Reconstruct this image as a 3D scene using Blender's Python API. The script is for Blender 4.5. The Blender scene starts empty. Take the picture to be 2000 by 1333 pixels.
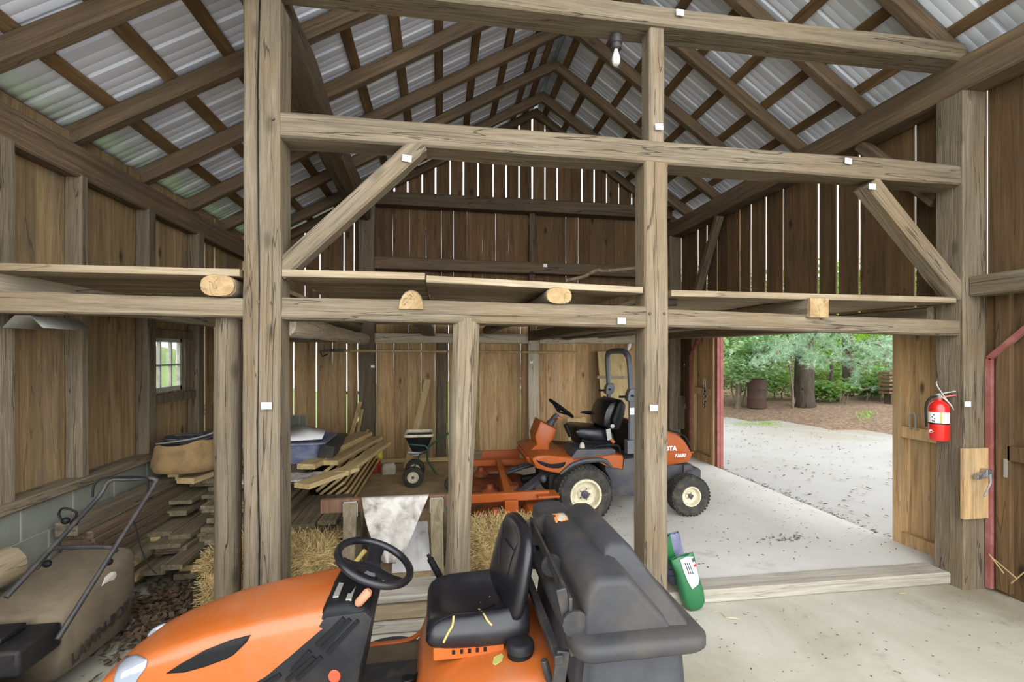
import bpy, math, random
from mathutils import Vector, Matrix, noise as mnoise
R = random.Random(7)
COL = bpy.context.scene.collection
D2R = math.pi/180
# ---------------------------------------------------------------- camera model
FPX, CX, CY = 900.0, 1000.0, 690.0
EYE = Vector((0, 0, 1.75)); YAW = 8.717*D2R
FWD = Vector((math.sin(YAW), math.cos(YAW), 0)); RGT = Vector((math.cos(YAW), -math.sin(YAW), 0))
def at(px, py, X=None, Y=None, Z=None):
    """the point of the place seen at a photo pixel, on the plane X=, Y= or Z="""
    d = FWD + RGT*((px-CX)/FPX) + Vector((0, 0, (CY-py)/FPX))
    if X is not None: t = (X-EYE.x)/d.x
    elif Y is not None: t = (Y-EYE.y)/d.y
    else: t = (Z-EYE.z)/d.z
    return EYE + d*t
def V(*a): return Vector(a)
# ---------------------------------------------------------------- object helpers
def tag(o, label=None, cat=None, group=None, kind=None):
    if label: o['label'] = label
    if cat: o['category'] = cat
    if group: o['group'] = group
    if kind: o['kind'] = kind
    return o
def thing(name, label, cat, loc, group=None):
    o = bpy.data.objects.new(name, None); COL.objects.link(o)
    o.location = Vector(loc); o.empty_display_size = .1
    return tag(o, label, cat, group)
def wloc(o):
    p = Vector(o.location)
    while o.parent: o = o.parent; p = p + Vector(o.location)
    return p
class MB:
    """collects shapes in world coordinates, then links them as ONE mesh object"""
    def __init__(s): s.v = []; s.f = []; s.r = []
    def add(s, vs, fs, rnd=0.0):
        b = len(s.v); s.v += [tuple(p) for p in vs]; s.r += [rnd]*len(vs)
        s.f += [tuple(b+i for i in f) for f in fs]; return s
    def box(s, lo, hi, rnd=0.0, M=None):
        x0, y0, z0 = lo; x1, y1, z1 = hi
        vs = [Vector(p) for p in ((x0,y0,z0),(x1,y0,z0),(x1,y1,z0),(x0,y1,z0),(x0,y0,z1),(x1,y0,z1),(x1,y1,z1),(x0,y1,z1))]
        if M: vs = [M @ p for p in vs]
        return s.add(vs, [(3,2,1,0),(4,5,6,7),(0,1,5,4),(1,2,6,5),(2,3,7,6),(3,0,4,7)], rnd)
    def bar(s, p0, p1, w, h, up=(0,0,1), rnd=0.0):
        p0 = Vector(p0); p1 = Vector(p1); z = (p1-p0).normalized(); up = Vector(up)
        if abs(z.dot(up)) > .98: up = Vector((0, 1, 0))
        x = up.cross(z).normalized(); y = z.cross(x)
        vs = [p + x*(a*w/2) + y*(b*h/2) for p in (p0, p1) for a, b in ((-1,-1),(1,-1),(1,1),(-1,1))]
        return s.add(vs, [(3,2,1,0),(4,5,6,7),(0,1,5,4),(1,2,6,5),(2,3,7,6),(3,0,4,7)], rnd)
    def loft(s, rings, cap0=True, cap1=True, closed=True, rnd=0.0):
        n = len(rings[0]); vs = [p for r in rings for p in r]; fs = []
        for i in range(len(rings)-1):
            for j in range(n if closed else n-1):
                k = (j+1) % n
                fs.append((i*n+j, i*n+k, (i+1)*n+k, (i+1)*n+j))
        if closed and cap0: fs.append(tuple(range(n-1, -1, -1)))
        if closed and cap1: fs.append(tuple((len(rings)-1)*n+j for j in range(n)))
        return s.add(vs, fs, rnd)
    def tube(s, path, rad, n=8, cap=True, rnd=0.0, smooth=0, flat=1.0):
        path = [Vector(p) for p in path]
        if smooth: path = spline(path, smooth)
        m = len(path); rr = rad if isinstance(rad, (list, tuple)) else [rad]*m
        if len(rr) != m: rr = [rr[min(len(rr)-1, int(i/(m-1)*(len(rr)-1)+.5))] for i in range(m)]
        rings = []; x = None
        for i in range(m):
            t = (path[min(i+1, m-1)] - path[max(i-1, 0)]).normalized()
            if x is None:
                a = Vector((0,0,1)) if abs(t.z) < .9 else Vector((1,0,0))
                x = a.cross(t).normalized()
            else:
                x = (x - t*x.dot(t)).normalized()
            y = t.cross(x)
            rings.append([path[i] + x*(math.cos(2*math.pi*j/n)*rr[i]) + y*(math.sin(2*math.pi*j/n)*rr[i]*flat) for j in range(n)])
        return s.loft(rings, cap, cap, rnd=rnd)
    def lathe(s, prof, c, axis=(0,0,1), n=24, rnd=0.0, cap=True):
        c = Vector(c); ax = Vector(axis).normalized()
        a = Vector((0,0,1)) if abs(ax.z) < .9 else Vector((1,0,0))
        x = a.cross(ax).normalized(); y = ax.cross(x)
        rings = [[c + ax*h + x*(math.cos(2*math.pi*j/n)*r) + y*(math.sin(2*math.pi*j/n)*r) for j in range(n)] for r, h in prof]
        return s.loft(rings, cap and prof[0][0] > 1e-5, cap and prof[-1][0] > 1e-5, rnd=rnd)
    def ell(s, c, r, n=14, m=9, rnd=0.0, M=None, amp=0, fr=3, sq=1.0):
        c = Vector(c); rings = []
        for i in range(m+1):
            th = math.pi*i/m; ring = []
            for j in range(n):
                ph = 2*math.pi*j/n
                f = lambda q: math.copysign(abs(q)**sq, q)
                p = Vector((f(math.sin(th))*f(math.cos(ph)), f(math.sin(th))*f(math.sin(ph)), -f(math.cos(th))))
                k = 1 + (amp*mnoise.noise(p*fr+Vector((c.x*9, c.y*7, 1))) if amp else 0)
                p = Vector((p.x*r[0], p.y*r[1], p.z*r[2]))*k
                if M: p = M @ p
                ring.append(c+p)
            rings.append(ring)
        return s.loft(rings, True, True, rnd=rnd)
    def prism(s, poly, y0, y1, ax='Y', rnd=0.0, inset=0.0):
        """poly = [(a,b)...]: XZ if ax=Y, YZ if ax=X, XY if ax=Z"""
        def P(a, b, h): return Vector((a,h,b)) if ax == 'Y' else Vector((h,a,b)) if ax == 'X' else Vector((a,b,h))
        n = len(poly)
        if inset:
            cx = sum(p[0] for p in poly)/n; cy = sum(p[1] for p in poly)/n
            def sh(k):
                out = []
                for a, b in poly:
                    l = math.hypot(a-cx, b-cy) or 1
                    out.append((a-(a-cx)/l*k, b-(b-cy)/l*k))
                return out
            sg = 1 if y1 > y0 else -1; q = inset
            rings = []
            for h, k in ((y0, q), (y0+sg*q*.3, q*.3), (y0+sg*q, 0), (y1-sg*q, 0), (y1-sg*q*.3, q*.3), (y1, q)):
                rings.append([P(a, b, h) for a, b in sh(k)])
            return s.loft(rings, rnd=rnd)
        return s.loft([[P(a, b, y0) for a, b in poly], [P(a, b, y1) for a, b in poly]], rnd=rnd)
    def build(s, name, mat, parent=None, ang=38, bevel=0, origin=None, solid=0, sub=0):
        if origin is None:
            xs = [p[0] for p in s.v]; ys = [p[1] for p in s.v]; zs = [p[2] for p in s.v]
            origin = Vector(((min(xs)+max(xs))/2, (min(ys)+max(ys))/2, min(zs)))
        me = bpy.data.meshes.new(name)
        me.from_pydata([(p[0]-origin[0], p[1]-origin[1], p[2]-origin[2]) for p in s.v], [], s.f)
        at_ = me.attributes.new('rnd', 'FLOAT', 'POINT'); at_.data.foreach_set('value', s.r)
        me.update(); fix(me)
        me.materials.append(mat)
        me.shade_smooth()
        if ang < 180: me.set_sharp_from_angle(angle=ang*D2R)
        o = bpy.data.objects.new(name, me); COL.objects.link(o)
        o.location = Vector(origin) - (wloc(parent) if parent else Vector((0,0,0)))
        o.parent = parent
        if solid:
            m = o.modifiers.new('solid', 'SOLIDIFY'); m.thickness = solid; m.offset = 0
        if bevel:
            m = o.modifiers.new('bevel', 'BEVEL'); m.width = bevel; m.segments = 2; m.limit_method = 'ANGLE'; m.angle_limit = 35*D2R
        if sub:
            m = o.modifiers.new('sub', 'SUBSURF'); m.levels = sub; m.render_levels = sub
        return o
def fix(me):
    import bmesh
    b = bmesh.new(); b.from_mesh(me); bmesh.ops.recalc_face_normals(b, faces=b.faces); b.to_mesh(me); b.free()
def spline(P, k):
    out = []
    for i in range(len(P)-1):
        p0 = P[max(i-1,0)]; p1 = P[i]; p2 = P[i+1]; p3 = P[min(i+2, len(P)-1)]
        for j in range(k):
            t = j/k
            out.append(.5*((2*p1)+(p2-p0)*t+(2*p0-5*p1+4*p2-p3)*t*t+(3*p1-p0-3*p2+p3)*t**3))
    out.append(P[-1]); return out
def timber(name, p0, p1, w, h, mat, up=(0,0,1), prof='rect', rough=.003, wav=.008, cham=.012, taper=1.0, bow=0.0, seg=.12, parent=None, rnd=None, sq=.5):
    """a hewn or sawn timber: length along its own Z, w across, h along 'up'"""
    p0 = Vector(p0); p1 = Vector(p1); L = (p1-p0).length; z = (p1-p0)/L; up = Vector(up)
    if abs(z.dot(up)) > .98: up = Vector((0, 1, 0))
    x = up.cross(z).normalized(); y = z.cross(x)
    sd = R.random()*100; n = max(2, int(L/seg)); rings = []
    a, b = w/2, h/2; c = min(cham, a*.45, b*.45)
    if prof == 'rect':
        base = [(-a+c,-b),(0,-b),(a-c,-b),(a,-b+c),(a,0),(a,b-c),(a-c,b),(0,b),(-a+c,b),(-a,b-c),(-a,0),(-a,-b+c)]
    elif prof == 'round':
        f = lambda q: math.copysign(abs(q)**(2*sq), q)
        base = [(a*f(math.cos(2*math.pi*j/14)), b*f(math.sin(2*math.pi*j/14))) for j in range(14)]
    elif prof == 'half':
        base = [(a*math.cos(math.pi*j/11), -b + h*math.sin(math.pi*j/11)) for j in range(12)]
    for i in range(n+1):
        t = i/n; k = 1+(taper-1)*t; ring = []
        bx = bow*math.sin(math.pi*t)
        for q, (u, v) in enumerate(base):
            l = math.hypot(u, v); g = mnoise.noise(Vector((u*5+sd, v*5, t*L*1.1)))*wav + mnoise.noise(Vector((u*22+sd, v*22, t*L*6)))*rough
            ring.append(Vector((u*k+u/l*g, v*k+v/l*g+bx, t*L)))
        rings.append(ring)
    m = MB(); m.loft(rings)
    me = bpy.data.meshes.new(name); me.from_pydata(m.v, [], m.f)
    rv = R.random() if rnd is None else rnd
    at_ = me.attributes.new('rnd', 'FLOAT', 'POINT'); at_.data.foreach_set('value', [rv]*len(m.v))
    me.update(); fix(me); me.materials.append(mat); me.shade_smooth(); me.set_sharp_from_angle(angle=(40 if prof == 'rect' else 50)*D2R)
    o = bpy.data.objects.new(name, me); COL.objects.link(o)
    M = Matrix((x, y, z)).transposed().to_4x4(); M.translation = p0 - (wloc(parent) if parent else Vector((0,0,0)))
    o.matrix_world = M; o.parent = parent
    return o
def text(name, body, size, mat, M, parent=None, thick=.0006, shear=0, align='CENTER', bold=0):
    cu = bpy.data.curves.new('tx', 'FONT'); cu.body = body; cu.size = size; cu.extrude = thick; cu.align_x = align; cu.align_y = 'CENTER'
    cu.shear = shear; cu.offset = bold; cu.resolution_u = 3
    t = bpy.data.objects.new('tx', cu); me = bpy.data.meshes.new_from_object(t); bpy.data.objects.remove(t); bpy.data.curves.remove(cu)
    me.name = name; me.materials.clear(); me.materials.append(mat)
    o = bpy.data.objects.new(name, me); COL.objects.link(o)
    M = M.copy(); M.translation = M.translation - (wloc(parent) if parent else Vector((0,0,0)))
    o.matrix_world = M; o.parent = parent
    return o
def frameM(o, x, y):
    """matrix with origin o, local x and y axes"""
    x = Vector(x).normalized(); z = x.cross(Vector(y)).normalized(); y = z.cross(x)
    M = Matrix((x, y, z)).transposed().to_4x4(); M.translation = Vector(o); return M
# ---------------------------------------------------------------- materials
def lin(c):
    f = lambda u: ((u/255+.055)/1.055)**2.4 if u/255 > .04045 else u/255/12.92
    return (f(c[0]), f(c[1]), f(c[2]), 1)
class NT:
    def __init__(s, name):
        s.m = bpy.data.materials.new(name); s.m.use_nodes = True; s.t = s.m.node_tree
        s.b = s.t.nodes['Principled BSDF']
    def n(s, typ, **kw):
        nd = s.t.nodes.new('ShaderNode'+typ)
        for k, v in kw.items():
            if k in nd.inputs: 
                if isinstance(v, bpy.types.NodeSocket): s.t.links.new(v, nd.inputs[k])
                else: nd.inputs[k].default_value = v
            else: setattr(nd, k, v)
        return nd
    def link(s, a, b): s.t.links.new(a, b)
    def math(s, op, a, b=0.0, clamp=False):
        nd = s.t.nodes.new('ShaderNodeMath'); nd.operation = op; nd.use_clamp = clamp
        for i, q in enumerate((a, b)):
            if isinstance(q, bpy.types.NodeSocket): s.link(q, nd.inputs[i])
            else: nd.inputs[i].default_value = q
        return nd.outputs[0]
    def vscale(s, v, sc, off=None):
        nd = s.t.nodes.new('ShaderNodeVectorMath'); nd.operation = 'MULTIPLY'; s.link(v, nd.inputs[0]); nd.inputs[1].default_value = sc
        if off is None: return nd.outputs[0]
        n2 = s.t.nodes.new('ShaderNodeVectorMath'); n2.operation = 'ADD'; s.link(nd.outputs[0], n2.inputs[0]); s.link(off, n2.inputs[1]); return n2.outputs[0]
    def noise(s, v, scale=1, detail=4, rough=.6, dist=0):
        nd = s.n('TexNoise', Scale=scale, Detail=detail, Roughness=rough, Distortion=dist); s.link(v, nd.inputs['Vector']); return nd.outputs['Fac']
    def ramp(s, f, stops):
        nd = s.t.nodes.new('ShaderNodeValToRGB'); s.link(f, nd.inputs[0]); e = nd.color_ramp.elements
        while len(e) < len(stops): e.new(.5)
        for el, (p, c) in zip(e, stops):
            el.position = p; el.color = c if len(c) == 4 else lin(c)
        return nd.outputs[0]
    def mix(s, f, a, b, mode='MIX'):
        nd = s.t.nodes.new('ShaderNodeMix'); nd.data_type = 'RGBA'; nd.blend_type = mode
        for i, q in ((0, f), (6, a), (7, b)):
            if isinstance(q, bpy.types.NodeSocket): s.link(q, nd.inputs[i])
            else: nd.inputs[i].default_value = q if i == 0 or len(q) == 4 else lin(q)
        return nd.outputs[2]
    def step(s, f, a, b):
        nd = s.n('MapRange'); nd.clamp = True; s.link(f, nd.inputs[0]); nd.inputs[1].default_value = a; nd.inputs[2].default_value = b; return nd.outputs[0]
    def bump(s, h, strength=.3, dist=.01):
        nd = s.n('Bump', Strength=strength, Distance=dist); s.link(h, nd.inputs['Height']); s.link(nd.outputs[0], s.b.inputs['Normal'])
def wood(name, dark, mid, light, patch=None, across=26, along=1.1, knot=.5, crack=.6, bump=.5, rough=.85, var=.25, sawn=0.0, axis='Z'):
    T = NT(name); tc = T.n('TexCoord').outputs['Object']
    rn = T.n('Attribute', attribute_name='rnd').outputs['Fac']; oi = T.n('ObjectInfo').outputs['Random']
    k = T.math('ADD', T.math('MULTIPLY', rn, 37.7), T.math('MULTIPLY', oi, 91.3))
    cb = T.n('CombineXYZ', X=k, Y=k, Z=T.math('MULTIPLY', k, 1.7)).outputs[0]
    def sc(a, l): return (a, a, l) if axis == 'Z' else (l, a, a) if axis == 'X' else (a, l, a)
    v1 = T.vscale(tc, sc(across, along), cb); n1 = T.noise(v1, 1, 7, .62, .9)
    v2 = T.vscale(tc, sc(across*5, along*5), cb); n2 = T.noise(v2, 1, 3, .6)
    v3 = T.vscale(tc, sc(3.2, 1.3), cb); n3 = T.noise(v3, 1, 5, .6, .3)
    v4 = T.vscale(tc, sc(across*.5, along*.42), cb); n4 = T.noise(v4, 1, 3, .5, .4)
    col = T.ramp(n1, [(.22, dark), (.46, mid), (.76, light)])
    if patch: col = T.mix(T.math('MULTIPLY', T.step(n3, .48, .68), .75), col, patch)
    col = T.mix(T.math('MULTIPLY', T.step(n2, .62, .35), .35), col, dark)
    cr = T.math('MULTIPLY', T.step(T.math('ABSOLUTE', T.math('SUBTRACT', n4, .5)), .006, .0015), crack)
    dk = tuple(int(c*.35) for c in dark)
    col = T.mix(cr, col, dk)
    vo = T.n('TexVoronoi', feature='F1', Scale=1.0); T.link(T.vscale(tc, sc(5.5, 2.2), cb), vo.inputs['Vector'])
    kn = T.math('MULTIPLY', T.math('MULTIPLY', T.step(vo.outputs['Distance'], .17, .06), T.step(T.n('SeparateColor', Color=vo.outputs['Color']).outputs[0], .45, .47)), knot)
    col = T.mix(kn, col, tuple(int(c*.5) for c in dark))
    vv = T.math('ADD', T.math('MULTIPLY', T.math('FRACT', T.math('ADD', T.math('MULTIPLY', rn, 7.31), T.math('MULTIPLY', oi, 3.7))), var), 1-var/2)
    hs = T.n('HueSaturation', Value=vv, Color=col); 
    T.link(hs.outputs[0], T.b.inputs['Base Color']); T.b.inputs['Roughness'].default_value = rough
    T.b.inputs['Specular IOR Level'].default_value = .25
    h = T.math('SUBTRACT', T.math('ADD', T.math('MULTIPLY', n1, .7), T.math('MULTIPLY', n2, .35)), T.math('MULTIPLY', cr, 1.2))
    T.bump(h, bump, .012)
    return T.m
def plain(name, c, rough=.5, metal=0, spec=.5, dirt=None, dscale=6, damt=.5, bump=0, bscale=200, coat=0, var=0, lo=.45, hi=.7):
    T = NT(name); tc = T.n('TexCoord').outputs['Object']
    T.b.inputs['Base Color'].default_value = lin(c); T.b.inputs['Roughness'].default_value = rough
    T.b.inputs['Metallic'].default_value = metal; T.b.inputs['Specular IOR Level'].default_value = spec
    if coat: T.b.inputs['Coat Weight'].default_value = coat; T.b.inputs['Coat Roughness'].default_value = .15
    col = None
    if dirt:
        n = T.noise(tc, dscale, 6, .65, .4); f = T.math('MULTIPLY', T.step(n, lo, hi), damt)
        col = T.mix(f, c, dirt)
        T.link(T.math('ADD', T.math('MULTIPLY', f, .35), rough, True), T.b.inputs['Roughness'])
    if var:
        oi = T.n('ObjectInfo').outputs['Random']; rn = T.n('Attribute', attribute_name='rnd').outputs['Fac']
        vv = T.math('ADD', T.math('MULTIPLY', T.math('FRACT', T.math('ADD', T.math('MULTIPLY', rn, 7.31), oi)), var), 1-var/2)
        hs = T.n('HueSaturation', Value=vv)
        if col: T.link(col, hs.inputs['Color'])
        else: hs.inputs['Color'].default_value = lin(c)
        col = hs.outputs[0]
    if col: T.link(col, T.b.inputs['Base Color'])
    if bump: T.bump(T.noise(tc, bscale, 3, .6), bump, .004)
    return T.m
M = {}
# old timbers, rafters, boards
M['hewn'] = wood('hewn_timber', (78,67,52), (120,108,90), (147,134,113), (124,106,80), across=24, along=1.2, crack=.6, bump=.8)
M['hewn_grey'] = wood('hewn_grey', (70,62,50), (108,97,80), (134,121,102), (112,96,72), across=20, along=1.0, crack=.8, bump=.8)
M['threshold'] = wood('threshold_wood', (120,114,102), (164,158,145), (186,180,168), (142,136,118), across=20, along=.8, crack=.3, bump=.5, knot=0)
M['hewn_dark'] = wood('hewn_dark', (66,54,42), (100,84,66), (124,106,84), (90,80,70), across=18, along=1.0, crack=.7, bump=.7)
M['hewn_pale'] = wood('hewn_pale', (150,136,112), (200,188,164), (222,212,192), (176,160,130), across=20, along=1.0, crack=.7, bump=.8)
M['rafter'] = wood('rafter_wood', (70,56,42), (106,88,68), (134,113,89), (94,82,68), across=24, along=.8, crack=.4, bump=.5)
M['purlin'] = wood('purlin_wood', (78,60,40), (120,94,64), (146,118,84), (84,66,48), across=18, along=1.0, crack=.2, bump=.4)
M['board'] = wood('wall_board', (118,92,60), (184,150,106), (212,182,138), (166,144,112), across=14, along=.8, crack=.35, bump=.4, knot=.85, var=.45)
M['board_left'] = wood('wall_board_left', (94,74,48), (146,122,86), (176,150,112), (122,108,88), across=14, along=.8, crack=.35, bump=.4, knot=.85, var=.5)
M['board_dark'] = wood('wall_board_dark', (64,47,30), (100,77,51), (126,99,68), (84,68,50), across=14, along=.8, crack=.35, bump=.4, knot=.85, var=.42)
M['loft'] = wood('loft_board', (106,92,70), (154,138,112), (182,167,141), (128,110,84), across=16, along=.7, crack=.4, bump=.4, knot=.3, var=.2)
M['lumber_grey'] = wood('weathered_lumber', (74,66,50), (118,106,84), (148,134,110), (98,90,74), across=22, along=.8, crack=.4, bump=.4, knot=.4, var=.35)
M['lumber_tan'] = wood('sawn_lumber', (150,126,82), (192,168,120), (214,194,150), (172,146,104), across=18, along=.8, crack=.15, bump=.3, knot=.35, var=.22)
M['lumber_brown'] = wood('brown_lumber', (80,58,44), (112,84,66), (136,106,86), None, across=18, along=.8, crack=.2, bump=.3, knot=.3)
M['bark'] = wood('bark', (38,32,26), (70,60,50), (100,88,74), (84,80,66), across=14, along=2.2, crack=1, bump=1, knot=0)
M['bark2'] = wood('branch_bark', (70,60,48), (110,98,82), (140,128,110), None, across=14, along=2.2, crack=.5, bump=.6, knot=0)
M['log_end'] = wood('log_end', (124,100,68), (160,134,96), (182,158,120), None, across=10, along=10, crack=.6, bump=.3, knot=0)
def make_roof():
    T = NT('roof_metal'); tc = T.n('TexCoord').outputs['Object']
    n = T.noise(T.vscale(tc, (.8, 3, .8)), 1, 4, .6); col = T.ramp(n, [(.3, (216,221,234)), (.7, (236,240,250))])
    T.link(col, T.b.inputs['Base Color']); T.b.inputs['Roughness'].default_value = .45; T.b.inputs['Metallic'].default_value = .05
    return T.m
M['roof'] = make_roof()
def make_concrete(name, a, b, st, st2, scale=1.2):
    T = NT(name); tc = T.n('TexCoord').outputs['Object']
    n1 = T.noise(tc, scale, 8, .62, .5); n2 = T.noise(tc, scale*3.1, 6, .7); n3 = T.noise(T.vscale(tc, (1,1,1)), scale*.45, 5, .6, .6); n4 = T.noise(tc, 40, 4, .7)
    col = T.mix(T.step(n1, .35, .65), a, b)
    col = T.mix(T.math('MULTIPLY', T.step(n3, .52, .7), .75), col, st)
    col = T.mix(T.math('MULTIPLY', T.step(n2, .6, .72), .35), col, st2)
    col = T.mix(T.math('MULTIPLY', T.step(n4, .6, .75), .25), col, st2)
    T.link(col, T.b.inputs['Base Color']); T.b.inputs['Roughness'].default_value = .8
    T.bump(T.math('ADD', n4, T.math('MULTIPLY', n2, .6)), .25, .004)
    return T.m
M['floor'] = make_concrete('floor_concrete', (192,188,176), (168,163,147), (134,126,98), (84,78,64), 1.0)
M['slab'] = make_concrete('slab_concrete', (218,216,210), (204,201,193), (192,180,150), (150,138,112), .8)
M['slab_tan'] = make_concrete('dusty_concrete', (186,164,124), (170,146,106), (146,120,82), (120,100,72), 1.4)
M['block'] = make_concrete('block_concrete', (128,130,118), (112,116,104), (104,104,90), (100,100,92), 2.5)
M['mortar'] = plain('mortar', (176,172,160), .9, bump=.3)
M['gravel'] = make_concrete('driveway_gravel', (172,170,166), (162,160,155), (150,138,114), (140,132,118), .5)
def make_ground(name, a, b, c, sc):
    T = NT(name); tc = T.n('TexCoord').outputs['Object']
    n = T.noise(tc, sc, 8, .75); n2 = T.noise(tc, sc*.12, 4, .6)
    col = T.ramp(n, [(.3, a), (.5, b), (.68, c)]); col = T.mix(T.math('MULTIPLY', T.step(n2, .5, .7), .4), col, a)
    T.link(col, T.b.inputs['Base Color']); T.b.inputs['Roughness'].default_value = .95; T.bump(n, .6, .03); return T.m
M['litter'] = make_ground('leaf_litter_ground', (84,64,50), (128,104,84), (170,148,124), 14)
M['lawn'] = make_ground('lawn_grass', (98,124,70), (130,156,92), (160,182,118), 20)
# machines
M['orange'] = plain('orange_paint', (166,85,32), .34, spec=.5, dirt=(150,106,78), dscale=2.5, damt=.6, coat=.2)
M['orange_b'] = plain('orange_machine_paint', (172,84,28), .38, dirt=(150,92,54), dscale=7, damt=.4)
M['orange_dirty'] = plain('orange_deck_paint', (160,80,40), .6, dirt=(84,68,48), dscale=9, damt=.85, lo=.42, hi=.62)
M['blk_plastic'] = plain('black_plastic', (27,27,30), .5, spec=.25, dirt=(62,56,50), dscale=5, damt=.4, bump=.15, bscale=260)
M['blk_dusty'] = plain('dusty_black_plastic', (52,52,55), .5, spec=.35, dirt=(90,81,68), dscale=2.6, damt=.6, bump=.12, bscale=300, lo=.42, hi=.75)
M['vinyl'] = plain('black_vinyl', (22,22,28), .3, spec=.5, dirt=(48,45,40), dscale=4, damt=.4, bump=.05, bscale=400)
M['blk'] = plain('black_satin', (20,20,22), .5, spec=.2)
M['blk_metal'] = plain('black_painted_metal', (44,44,46), .45, dirt=(88,74,58), dscale=14, damt=.5)
M['grey_metal'] = plain('grey_painted_metal', (92,96,104), .4, dirt=(120,112,100), dscale=8, damt=.35)
M['dkgrey'] = plain('dark_grey_plastic', (62,64,72), .5, dirt=(110,100,84), dscale=5, damt=.5)
M['steel'] = plain('steel', (170,172,176), .35, .9)
M['galv'] = plain('galvanised_steel', (168,168,160), .5, .45, dirt=(120,112,98), dscale=10, damt=.4)
M['rubber'] = plain('tyre_rubber', (46,46,44), .8, dirt=(112,104,84), dscale=12, damt=.5, bump=.3, bscale=90)
M['cream'] = plain('cream_rim_paint', (222,214,184), .45, dirt=(130,112,84), dscale=16, damt=.5)
M['greentube'] = plain('green_painted_tube', (30,66,48), .4)
M['foam'] = plain('yellow_foam', (170,150,92), .9)
M['bagcloth'] = plain('grass_bag_cloth', (104,92,74), .95, dirt=(74,64,52), dscale=5, damt=.7, bump=.3, bscale=500)
M['blkcloth'] = plain('black_bag_cloth', (50,50,54), .6, dirt=(84,84,88), dscale=4, damt=.4, bump=.25, bscale=300)
M['orange_handle'] = plain('worn_orange_knob', (178,120,92), .6, dirt=(150,84,54), dscale=30, damt=.6)
M['white'] = plain('white_paper', (240,240,238), .7)
M['ink'] = plain('ink', (70,72,80), .7)
M['inkred'] = plain('red_print', (200,40,36), .6)
M['decal_white'] = plain('white_decal', (240,240,240), .5)
M['decal_red'] = plain('red_decal', (216,70,40), .5)
M['decal_yel'] = plain('yellow_decal', (170,164,90), .5)
M['decal_org'] = plain('orange_decal', (222,140,70), .5)
M['red'] = plain('red_extinguisher', (206,36,30), .25, coat=.5)
M['redtrim'] = plain('weathered_red_trim', (134,74,66), .8, dirt=(170,118,112), dscale=8, damt=.6)
M['redcan'] = plain('red_plastic_can', (170,52,34), .5)
M['yellowcan'] = plain('yellow_can', (214,208,54), .45, dirt=(80,90,30), dscale=12, damt=.5)
M['jug'] = plain('white_jug', (196,188,172), .5, dirt=(140,120,96), dscale=12, damt=.5)
M['tarp'] = plain('dirty_white_tarp', (196,190,182), .7, dirt=(104,96,84), dscale=7, damt=.8, bump=.5, bscale=14, lo=.42, hi=.66)
M['whiteboard'] = plain('stained_white_panel', (226,226,226), .5, dirt=(150,124,92), dscale=5, damt=.75, lo=.5, hi=.72)
M['burlap'] = plain('burlap', (150,122,82), .95, dirt=(104,86,60), dscale=9, damt=.7, bump=.7, bscale=160)
M['wirenet'] = plain('dark_wire', (78,78,82), .5, .3)
M['straw'] = plain('straw', (196,172,118), .85, dirt=(138,112,68), dscale=5, damt=.6, var=.6)
M['leafbrown'] = plain('dead_leaf', (92,74,54), .9, dirt=(70,48,34), dscale=20, damt=.7, var=.7)
M['chaff'] = plain('floor_debris', (84,72,58), .9, var=.7)
M['tub'] = plain('slate_blue_tub', (96,104,134), .35, dirt=(176,178,190), dscale=6, damt=.5)
M['greenbag'] = plain('green_seed_bag', (34,100,58), .4, dirt=(20,80,50), dscale=9, damt=.4)
M['bluebag'] = plain('blue_feed_bag', (92,94,122), .5, dirt=(200,200,204), dscale=5, damt=.4)
M['whitebag'] = plain('white_bag_plastic', (222,222,222), .4, dirt=(150,140,130), dscale=9, damt=.4)
M['bagtan'] = plain('bag_inner_paper', (150,136,120), .8)
M['siding'] = plain('white_siding', (226,224,232), .7)
M['roofing'] = plain('grey_roofing', (110,108,110), .9)
M['winframe'] = plain('old_white_window_paint', (178,176,166), .8, dirt=(120,112,98), dscale=14, damt=.6)
M['barrel'] = plain('rusty_barrel', (66,48,42), .8, dirt=(96,60,44), dscale=8, damt=.6)
def make_glass():
    T = NT('pane_glass'); T.b.inputs['Base Color'].default_value = (1,1,1,1); T.b.inputs['Roughness'].default_value = .02
    tr = T.n('BsdfTransparent'); gl = T.n('BsdfGlossy', Roughness=.03); mx = T.n('MixShader', Fac=.12)
    T.link(tr.outputs[0], mx.inputs[1]); T.link(gl.outputs[0], mx.inputs[2]); T.link(mx.outputs[0], T.t.nodes['Material Output'].inputs[0]); return T.m
M['glass'] = make_glass()
M['ridge'] = plain('bright_ridge_metal', (214,226,230), .25, .6)
M['lens'] = plain('headlamp_lens', (150,158,170), .12, spec=.8, metal=.25)
M['frost'] = plain('frosted_bulb', (232,230,224), .4)
def leafmat(name, c, c2, tr=.35):
    T = NT(name); rn = T.n('Attribute', attribute_name='rnd').outputs['Fac']
    col = T.mix(rn, c, c2); T.link(col, T.b.inputs['Base Color']); T.b.inputs['Roughness'].default_value = .5
    t = T.n('BsdfTranslucent'); T.link(T.mix(.5, col, (190,220,60)), t.inputs[0]); mx = T.n('MixShader', Fac=tr)
    T.link(T.b.outputs[0], mx.inputs[1]); T.link(t.outputs[0], mx.inputs[2]); T.link(mx.outputs[0], T.t.nodes['Material Output'].inputs[0]); return T.m
M['leaf'] = leafmat('green_leaf', (52,96,44), (110,150,84))
M['leaf_l'] = leafmat('backlit_leaf', (110,160,40), (170,210,70), .5)  # lit variant of the green leaf: backlight put into the colour
M['leaf_p'] = leafmat('pale_maple_leaf', (90,136,84), (170,200,164))
M['needle'] = leafmat('pine_needle', (110,146,116), (176,204,178), .2)
M['grass'] = leafmat('weed_grass', (110,150,70), (160,190,110))
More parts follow.
